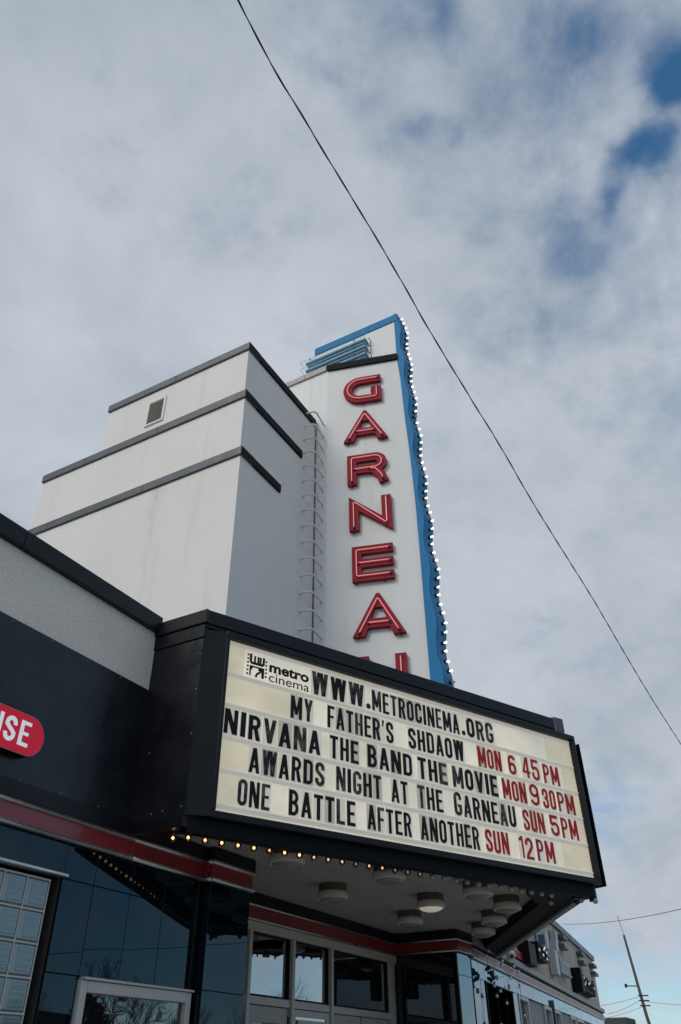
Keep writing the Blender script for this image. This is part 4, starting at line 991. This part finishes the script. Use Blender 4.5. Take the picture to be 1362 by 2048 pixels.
# signs on the cream wall
def blocks(parent, t0, t1, z0, z1, n, matn, seed, dep=(0.20, 0.26)):
    r = random.Random(seed); st = (t1-t0)/n
    for i in range(n):
        a_ = t0+i*st; bm = bmesh.new(); k = r.randrange(4); w_ = st*.78; h_ = (z1-z0)*(.8+.2*r.random()); tt = w_*.26
        pol = [glyph_block(k, w_, h_, tt)][0]
        union_mesh(bm, pol, FB, a_+st*.1, z0, dep[0], dep[1]); obj('channel_letter', bm, M[matn], parent)
def glyph_block(k, w_, h_, tt):
    # plain open and closed metal shapes: the letters are too foreshortened to be read in the photograph
    if k == 0: return stroke([(tt/2, 0), (tt/2, h_-tt/2), (w_-tt/2, h_-tt/2), (w_-tt/2, 0)], tt)
    if k == 1: return stroke([(w_, h_-tt/2), (tt/2, h_-tt/2), (tt/2, tt/2), (w_, tt/2)], tt)
    if k == 2: return stroke([(tt/2, h_), (tt/2, tt/2), (w_-tt/2, tt/2), (w_-tt/2, h_)], tt)
    return stroke([(tt/2, tt/2), (w_-tt/2, tt/2), (w_-tt/2, h_-tt/2), (tt/2, h_-tt/2)], tt, True)
def wsign(name, lab, boxl, matn, bl=None):
    s_ = thing(name, tuple(FB.p(boxl[0][0], 0.1, boxl[0][4])), lab, 'sign')
    if bl and bl[6-1] == 'jamb_black':
        r = random.Random(bl[6])
        for k in range(7):
            a_ = bl[0]+(bl[1]-bl[0])*r.uniform(.02, .95); z_ = r.uniform(bl[2]+.03, bl[3]-.06)
            obj('sign_lamp', boxes((a_, a_+.10, bl[7][1], bl[7][1]+.008, z_, z_+.045), F=FB), M['sign_letter'], s_)
    for b_ in boxl: obj('sign_box', boxes(b_, F=FB, bev=0.01), M[matn], s_)
    if bl: blocks(s_, *bl)
    return s_
wsign('wall_sign', 'small dark raised sign lettering just above the ledge by the security camera', [(2.62, 4.0, 0.0, 0.05, 3.42, 3.60)], 'jamb_black', (2.62, 4.0, 3.44, 3.60, 6, 'tail_red', 3, (0.05, 0.09)))
wsign('wall_sign', 'tall flat black sign box, the first one down the cream wall', [(4.0, 4.75, 0.0, 0.22, 3.40, 3.80)], 'jamb_black')
wsign('wall_sign', 'dark channel letters beside the hanging white lantern on the cream wall', [(5.13, 6.2, 0.0, 0.10, 3.60, 3.92)], 'jamb_black', (5.13, 6.2, 3.60, 3.93, 5, 'jamb_black', 5, (0.10, 0.22)))
b_ = wsign('hanging_banner', 'white lantern shaped sign with a blue picture on the cream wall', [(6.29, 6.55, 0.02, 0.24, 3.90, 4.26)], 'banner')
obj('picture', boxes((6.284, 6.289, 0.06, 0.20, 3.98, 4.18), F=FB), M['banner_blue'], b_)
obj('bracket', boxes((6.30, 6.7, 0.0, 0.20, 3.76, 3.88), F=FB), M['black_metal'], b_)
wsign('wall_sign', 'silver stacked sign boxes and channel letters in the middle of the cream wall', [(7.75, 8.15, 0.0, 0.17, 3.54, 4.05), (8.16, 8.5, 0.0, 0.17, 4.06, 4.28), (8.44, 8.75, 0.0, 0.15, 4.29, 4.54)], 'silver_sign', (8.5, 10.2, 3.66, 3.98, 7, 'silver_sign', 9, (0.04, 0.16)))
wsign('wall_sign', 'black sign box with cut out letters farthest down the cream wall', [(11.19, 11.6, 0.0, 0.27, 3.44, 4.0), (11.62, 14.3, 0.0, 0.08, 3.5, 3.8)], 'jamb_black', (11.7, 14.3, 3.52, 3.92, 8, 'jamb_black', 11, (0.08, 0.24)))
# security camera
sc_ = thing('security_camera', tuple(FB.p(2.7, 0.1, 3.4)), 'white security camera with a dark lens above the sky-paled red band', 'camera')
obj('bracket', boxes((2.62, 2.74, -0.01, 0.10, 3.42, 3.50), F=FB, bev=0.01), M['sign_white'], sc_)
bm = bmesh.new(); lathe(bm, [(0.05, 0.06)] + [(0.062, 0.04), (0.062, -0.02)] + sphere_prof(0.060, 5, -0.02, 0, -90), 14, FB.p(2.55, 0.14, 3.40)); obj('housing', bm, M['sign_white'], sc_, smooth=True)
bm = bmesh.new(); lathe(bm, sphere_prof(0.036, 6), 12, FB.p(2.505, 0.16, 3.37)); obj('lens', bm, M['dark_socket'], sc_, smooth=True)
# cafe light string
ls = thing('string_lights', tuple(FB.p(0.9, 0.2, 3.2)), 'string of unlit white globe bulbs on a black wire over the cafe door', 'string lights')
def sag(a, b, s, n=14): return [Vector(a).lerp(Vector(b), i/n) - Vector((0, 0, s*4*(i/n)*(1-i/n))) for i in range(n+1)]
bm = bmesh.new(); pts = []
R_ = [((0.35, .10, 3.40), (2.6, .12, 3.34), .10), ((0.45, .12, 3.30), (0.55, .16, 2.86), .0), ((0.55, .16, 2.88), (1.3, .2, 2.80), .06), ((2.6, .12, 3.34), (3.4, .12, 3.25), .06), ((3.1, .1, 3.2), (3.3, .12, 2.2), .0), ((1.0, .12, 2.9), (1.05, .15, 2.0), 0.), ((1.6, .15, 2.85), (1.62, .15, 1.9), 0.), ((1.3, .12, 3.3), (2.9, .12, 3.1), .12)]
for a, b, s in R_:
    q = sag(FB.p(*a), FB.p(*b), s); tube(bm, q, 0.0035, 4); pts += q[3::6]
obj('wire', bm, M['rubber'], ls)
bm = bmesh.new(); lathe(bm, sphere_prof(0.026, 7, -0.04), 10); mgb = mesh_of(bm, M['sign_white'], 'globe_bulb', smooth=True)
bm = bmesh.new(); lathe(bm, [(0, .012), (.014, .01), (.016, -.018), (0, -.018)], 8); mgs = mesh_of(bm, M['rubber'], 'socket')
for p in pts:
    g_b = inst('globe_bulb', mgb, ls, p); inst('socket', mgs, g_b, p)
fl_ = thing('flood_lights', tuple(FB.p(0.6, 0.1, 2.9)), 'cluster of small black spot lamps under the sky-paled red band', 'spot lamps')
for k, (a, z) in enumerate(((0.52, 3.00), (0.70, 2.96), (0.62, 2.86), (0.86, 2.92))):
    bm = bmesh.new(); ax = Matrix.Rotation(rad(70+25*k), 3, 'X') @ Matrix.Rotation(rad(20*k-30), 3, 'Y')
    lathe(bm, [(0.0, -.05), (.022, -.05), (.028, -.01), (.034, .04), (.028, .04), (0, .02)], 10, FB.p(a, 0.13, z), ax)
    obj('spot_lamp', bm, M['dark_socket'], fl_)

# ================================================================== overhead cables, pole, far things
WP = [(0.9,2.37,10.9),(2.03,2.31,10.19),(2.21,2.3,10.04),(2.59,2.28,9.85),(2.94,2.27,9.77),(3.3,2.25,9.72),(3.89,2.23,9.66),(4.76,2.19,9.56),(5.49,2.16,9.45),(6.27,2.12,9.26),(7.48,2.07,9.12),(8.53,2.02,9.0),(9.64,1.97,8.79),(10.73,1.92,8.66),(12.58,1.84,8.50),(14.27,1.77,8.25),(16.23,1.68,7.95),(18.97,1.56,7.72),(20.79,1.48,7.52),(24,1.34,7.2),(40,0.6,6.4)]
def catm(P, n=8):
    P = [Vector(p) for p in P]; o = []
    for i in range(len(P)-1):
        p0, p1, p2, p3 = P[max(i-1, 0)], P[i], P[i+1], P[min(i+2, len(P)-1)]
        for k in range(n):
            t_ = k/n; o.append(0.5*((2*p1)+(-p0+p2)*t_+(2*p0-5*p1+4*p2-p3)*t_**2+(-p0+3*p1-3*p2+p3)*t_**3))
    return o+[P[-1]]
line = catm(WP, 26)
bm = bmesh.new(); 
h1, h2 = [], []; acc = 0
for i, p in enumerate(line):
    if i: acc += (p-line[i-1]).length
    a_ = acc*2*math.pi/0.8; off = Vector((0, math.cos(a_), math.sin(a_)))*0.0045
    h1.append(p+off); h2.append(p-off)
tube(bm, h1, 0.0066, 5); tube(bm, h2, 0.005, 5)
tag(obj('overhead_cable', bm, M['rubber'], org=(9, 2, 9)), 'long black twisted overhead cable crossing the sky diagonally', 'cable')
bm = bmesh.new(); tube(bm, sag((24.8, 3.17, 5.28), (38.7, 10.07, 7.17), 0.12, 20), 0.009, 5); tube(bm, sag((10, -4.2, 3.4), (24.8, 3.17, 5.28), 0.1, 12), 0.006, 5)
tag(obj('overhead_wire', bm, M['rubber'], org=(30, 6, 6)), 'thin grey wire low in the sky above the utility pole', 'cable')
up = thing('utility_pole', (44.9, 6.6, 0), 'leaning wooden utility pole beyond the shops at the far right', 'utility pole')
bm = bmesh.new(); tube(bm, [(44.75, 7.35, 0), (44.6, 7.75, 2.2), (44.21, 8.36, 3.6), (44.17, 8.62, 7.3)][0:1] + [(44.40, 8.05, 2.2), (44.21, 8.27, 3.9), (44.18, 8.57, 7.25)], 0.12, 10, 0.052); obj('pole', bm, M['wood_pole'], up)
bm = bmesh.new(); tube(bm, [(44.18, 8.55, 7.2), (44.18, 8.70, 8.1)], 0.012, 5); obj('antenna', bm, M['rubber'], up)
bm = bmesh.new(); tube(bm, [(44.2, 8.4, 5.1), (44.0, 8.9, 5.12)], 0.025, 6); tube(bm, [(44.0, 8.9, 5.05), (44.0, 8.9, 5.2)], 0.06, 6)
for z in (4.7, 4.5, 4.3): tube(bm, [(44.2, 8.0, z), (44.1, 8.45, z+.02)], 0.03, 6)
obj('bracket', bm, M['rubber'], up)
bm = bmesh.new()
for z0, e in ((4.7, (42.0, 11.2, 4.15)), (4.6, (43.5, 9.9, 4.0)), (4.3, (42.0, 10.4, 3.7)), (4.5, (47, 5.5, 4.4))): tube(bm, sag((44.2, 8.3, z0), e, 0.08, 10), 0.007, 4)
obj('service_wire', bm, M['rubber'], up)

def tree_mesh(seed, h, spread, depth, name, r0=0.16, up_=0.9):
    r = random.Random(seed); bt = bmesh.new(); bb_ = bmesh.new()
    def grow(p, d, L_, rr, lev):
        n = 3 if lev < 2 else 2; q = [p]; dd = d.copy()
        for i in range(n):
            dd = (dd + Vector((r.uniform(-.18, .18), r.uniform(-.18, .18), r.uniform(-.05, .14)))).normalized(); q.append(q[-1]+dd*L_/n)
        tube(bt if lev == 0 else bb_, q, rr, 6 if lev < 2 else 3, rr*.62, caps=False)
        if lev >= depth: return
        for k in range(r.randint(3, 4) if lev < 3 else 3):
            f = r.uniform(.45, 1.0) if lev else r.uniform(.6, 1.0)
            a = r.uniform(0, 2*math.pi); s = r.uniform(.4, 1.0)*spread
            nd_ = (dd*up_ + Vector((math.cos(a)*s, math.sin(a)*s, r.uniform(0, .35)))).normalized()
            i = min(int(f*n), n-1); pp = q[i].lerp(q[i+1], f*n-i)
            grow(pp, nd_, L_*r.uniform(.58, .78), rr*.58, lev+1)
    grow(Vector((0, 0, 0)), Vector((0, 0, 1)), h*.36, r0, 0)
    return mesh_of(bt, M['bark'], 'trunk', smooth=True), mesh_of(bb_, M['bark'], 'branches')
TM = [tree_mesh(3, 8, .85, 6, 'a', .13), tree_mesh(11, 7.2, .7, 6, 'b', .11), tree_mesh(23, 9, .95, 6, 'c', .14)]
def tree(x, y, k, sc, lab, grp='bare trees across the street'):
    t_ = thing('bare_tree', (x, y, -.1), lab, 'tree', grp)
    for nm, me_ in zip(('trunk', 'crown'), TM[k]):
        o = inst(nm, me_, t_, (x, y, -.1), Matrix.Rotation(rnd.uniform(0, 6), 4, 'Z') @ Matrix.Scale(sc, 4))
TL = [(-2, -17, 1, 1.0), (2.5, -19, 0, .95), (6, -17.5, 2, .85), (9.5, -20, 1, 1.05), (13, -18, 0, 1.0), (17, -19, 2, .95), (21, -17, 1, 1.1), (25.5, -19, 0, 1.0), (30, -18, 2, 1.0), (35, -20, 0, 1.05), (41, -18, 1, 1.1), (48, -19, 2, 1.1)]
for i, (x, y, k, sc) in enumerate(TL):
    tree(x, y, k, sc*.74, 'leafless dark tree across the street seen only as a reflection in the glass')
tree(61, 13.9, 0, .62, 'bare tree beyond the corner building by the utility pole', 'bare trees by the pole')
def conifer(x, y, h, r0, lab):
    t_ = thing('conifer', (x, y, -.1), lab, 'tree'); bm = bmesh.new(); r = random.Random(int(x*10))
    tube(bm, [(x, y, -.1), (x, y, h*.5)], .14, 6, .06); obj('trunk', bm, M['bark'], t_); bm = bmesh.new()
    for k in range(1500):
        f = r.random()**.8; z = h*(.08+.92*f); rr = r0*math.sin(math.pi*min(1, (1-f)*.62+.02))*(.75+.35*r.random()); a = r.uniform(0, 6.283)
        c = Vector((x+rr*math.cos(a), y+rr*math.sin(a), z)); s = .16+.12*r.random()
        v = [bm.verts.new(c+Vector((r.uniform(-s, s), r.uniform(-s, s), r.uniform(-s, s)*1.4))) for _ in range(3)]; bm.faces.new(v)
    obj('crown', bm, M['conifer'], t_)
conifer(11.2, -16, 5.0, .8, 'narrow dark conifer across the street seen only as a reflection'); conifer(28, -17.5, 4.6, 1.3, 'broad dark evergreen across the street seen only as a reflection')
def house(x0, x1, y0, y1, h, rh, lab):
    t_ = thing('house', ((x0+x1)/2, (y0+y1)/2, 0), lab, 'house')
    obj('wall', B(x0, x1, y0, y1, -.1, h), M['siding'], t_)
    bm = bmesh.new(); m_ = (y0+y1)/2
    lo = [bm.verts.new(v) for v in ((x0-.3, y0-.4, h), (x1+.3, y0-.4, h), (x1+.3, y1+.4, h), (x0-.3, y1+.4, h), (x0-.3, m_, h+rh), (x1+.3, m_, h+rh))]
    for q in ((0, 1, 5, 4), (2, 3, 4, 5), (0, 4, 3), (1, 2, 5), (0, 3, 2, 1)): bm.faces.new([lo[i] for i in q])
    obj('roof', bm, M['roofing'], t_)
    n = int((x1-x0)//2.2)
    for k in range(n):
        a = x0+.8+k*(x1-x0-1.6)/max(n-1, 1)-.45
        f_ = obj('window', boxes((a, a+.9, y1, y1+.05, 1.1, 2.3)), M['rung_paint'], t_); obj('pane', B(a+.07, a+.83, y1+.05, y1+.06, 1.17, 2.23), M['shop_glass'], f_)
house(-9, 3, -34, -26, 3.0, 1.6, 'low pale house across the street at the near end'); house(8, 20, -36, -27, 3.0, 1.8, 'low pale house across the street opposite the marquee')
house(26, 40, -35, -27, 3.2, 1.8, 'low pale house across the street at the far end')
fh = thing('shed', (58.6, 12.7, 0), 'dark flat roofed building low beyond the utility pole', 'building')
obj('wall', B(57.8, 60, 12.1, 13.5, -.1, 4.1), M['shed_grey'], fh); obj('roof', boxes((57.7, 60.2, 12.0, 13.6, 4.1, 4.60), bev=0.05), M['shed_grey'], fh)
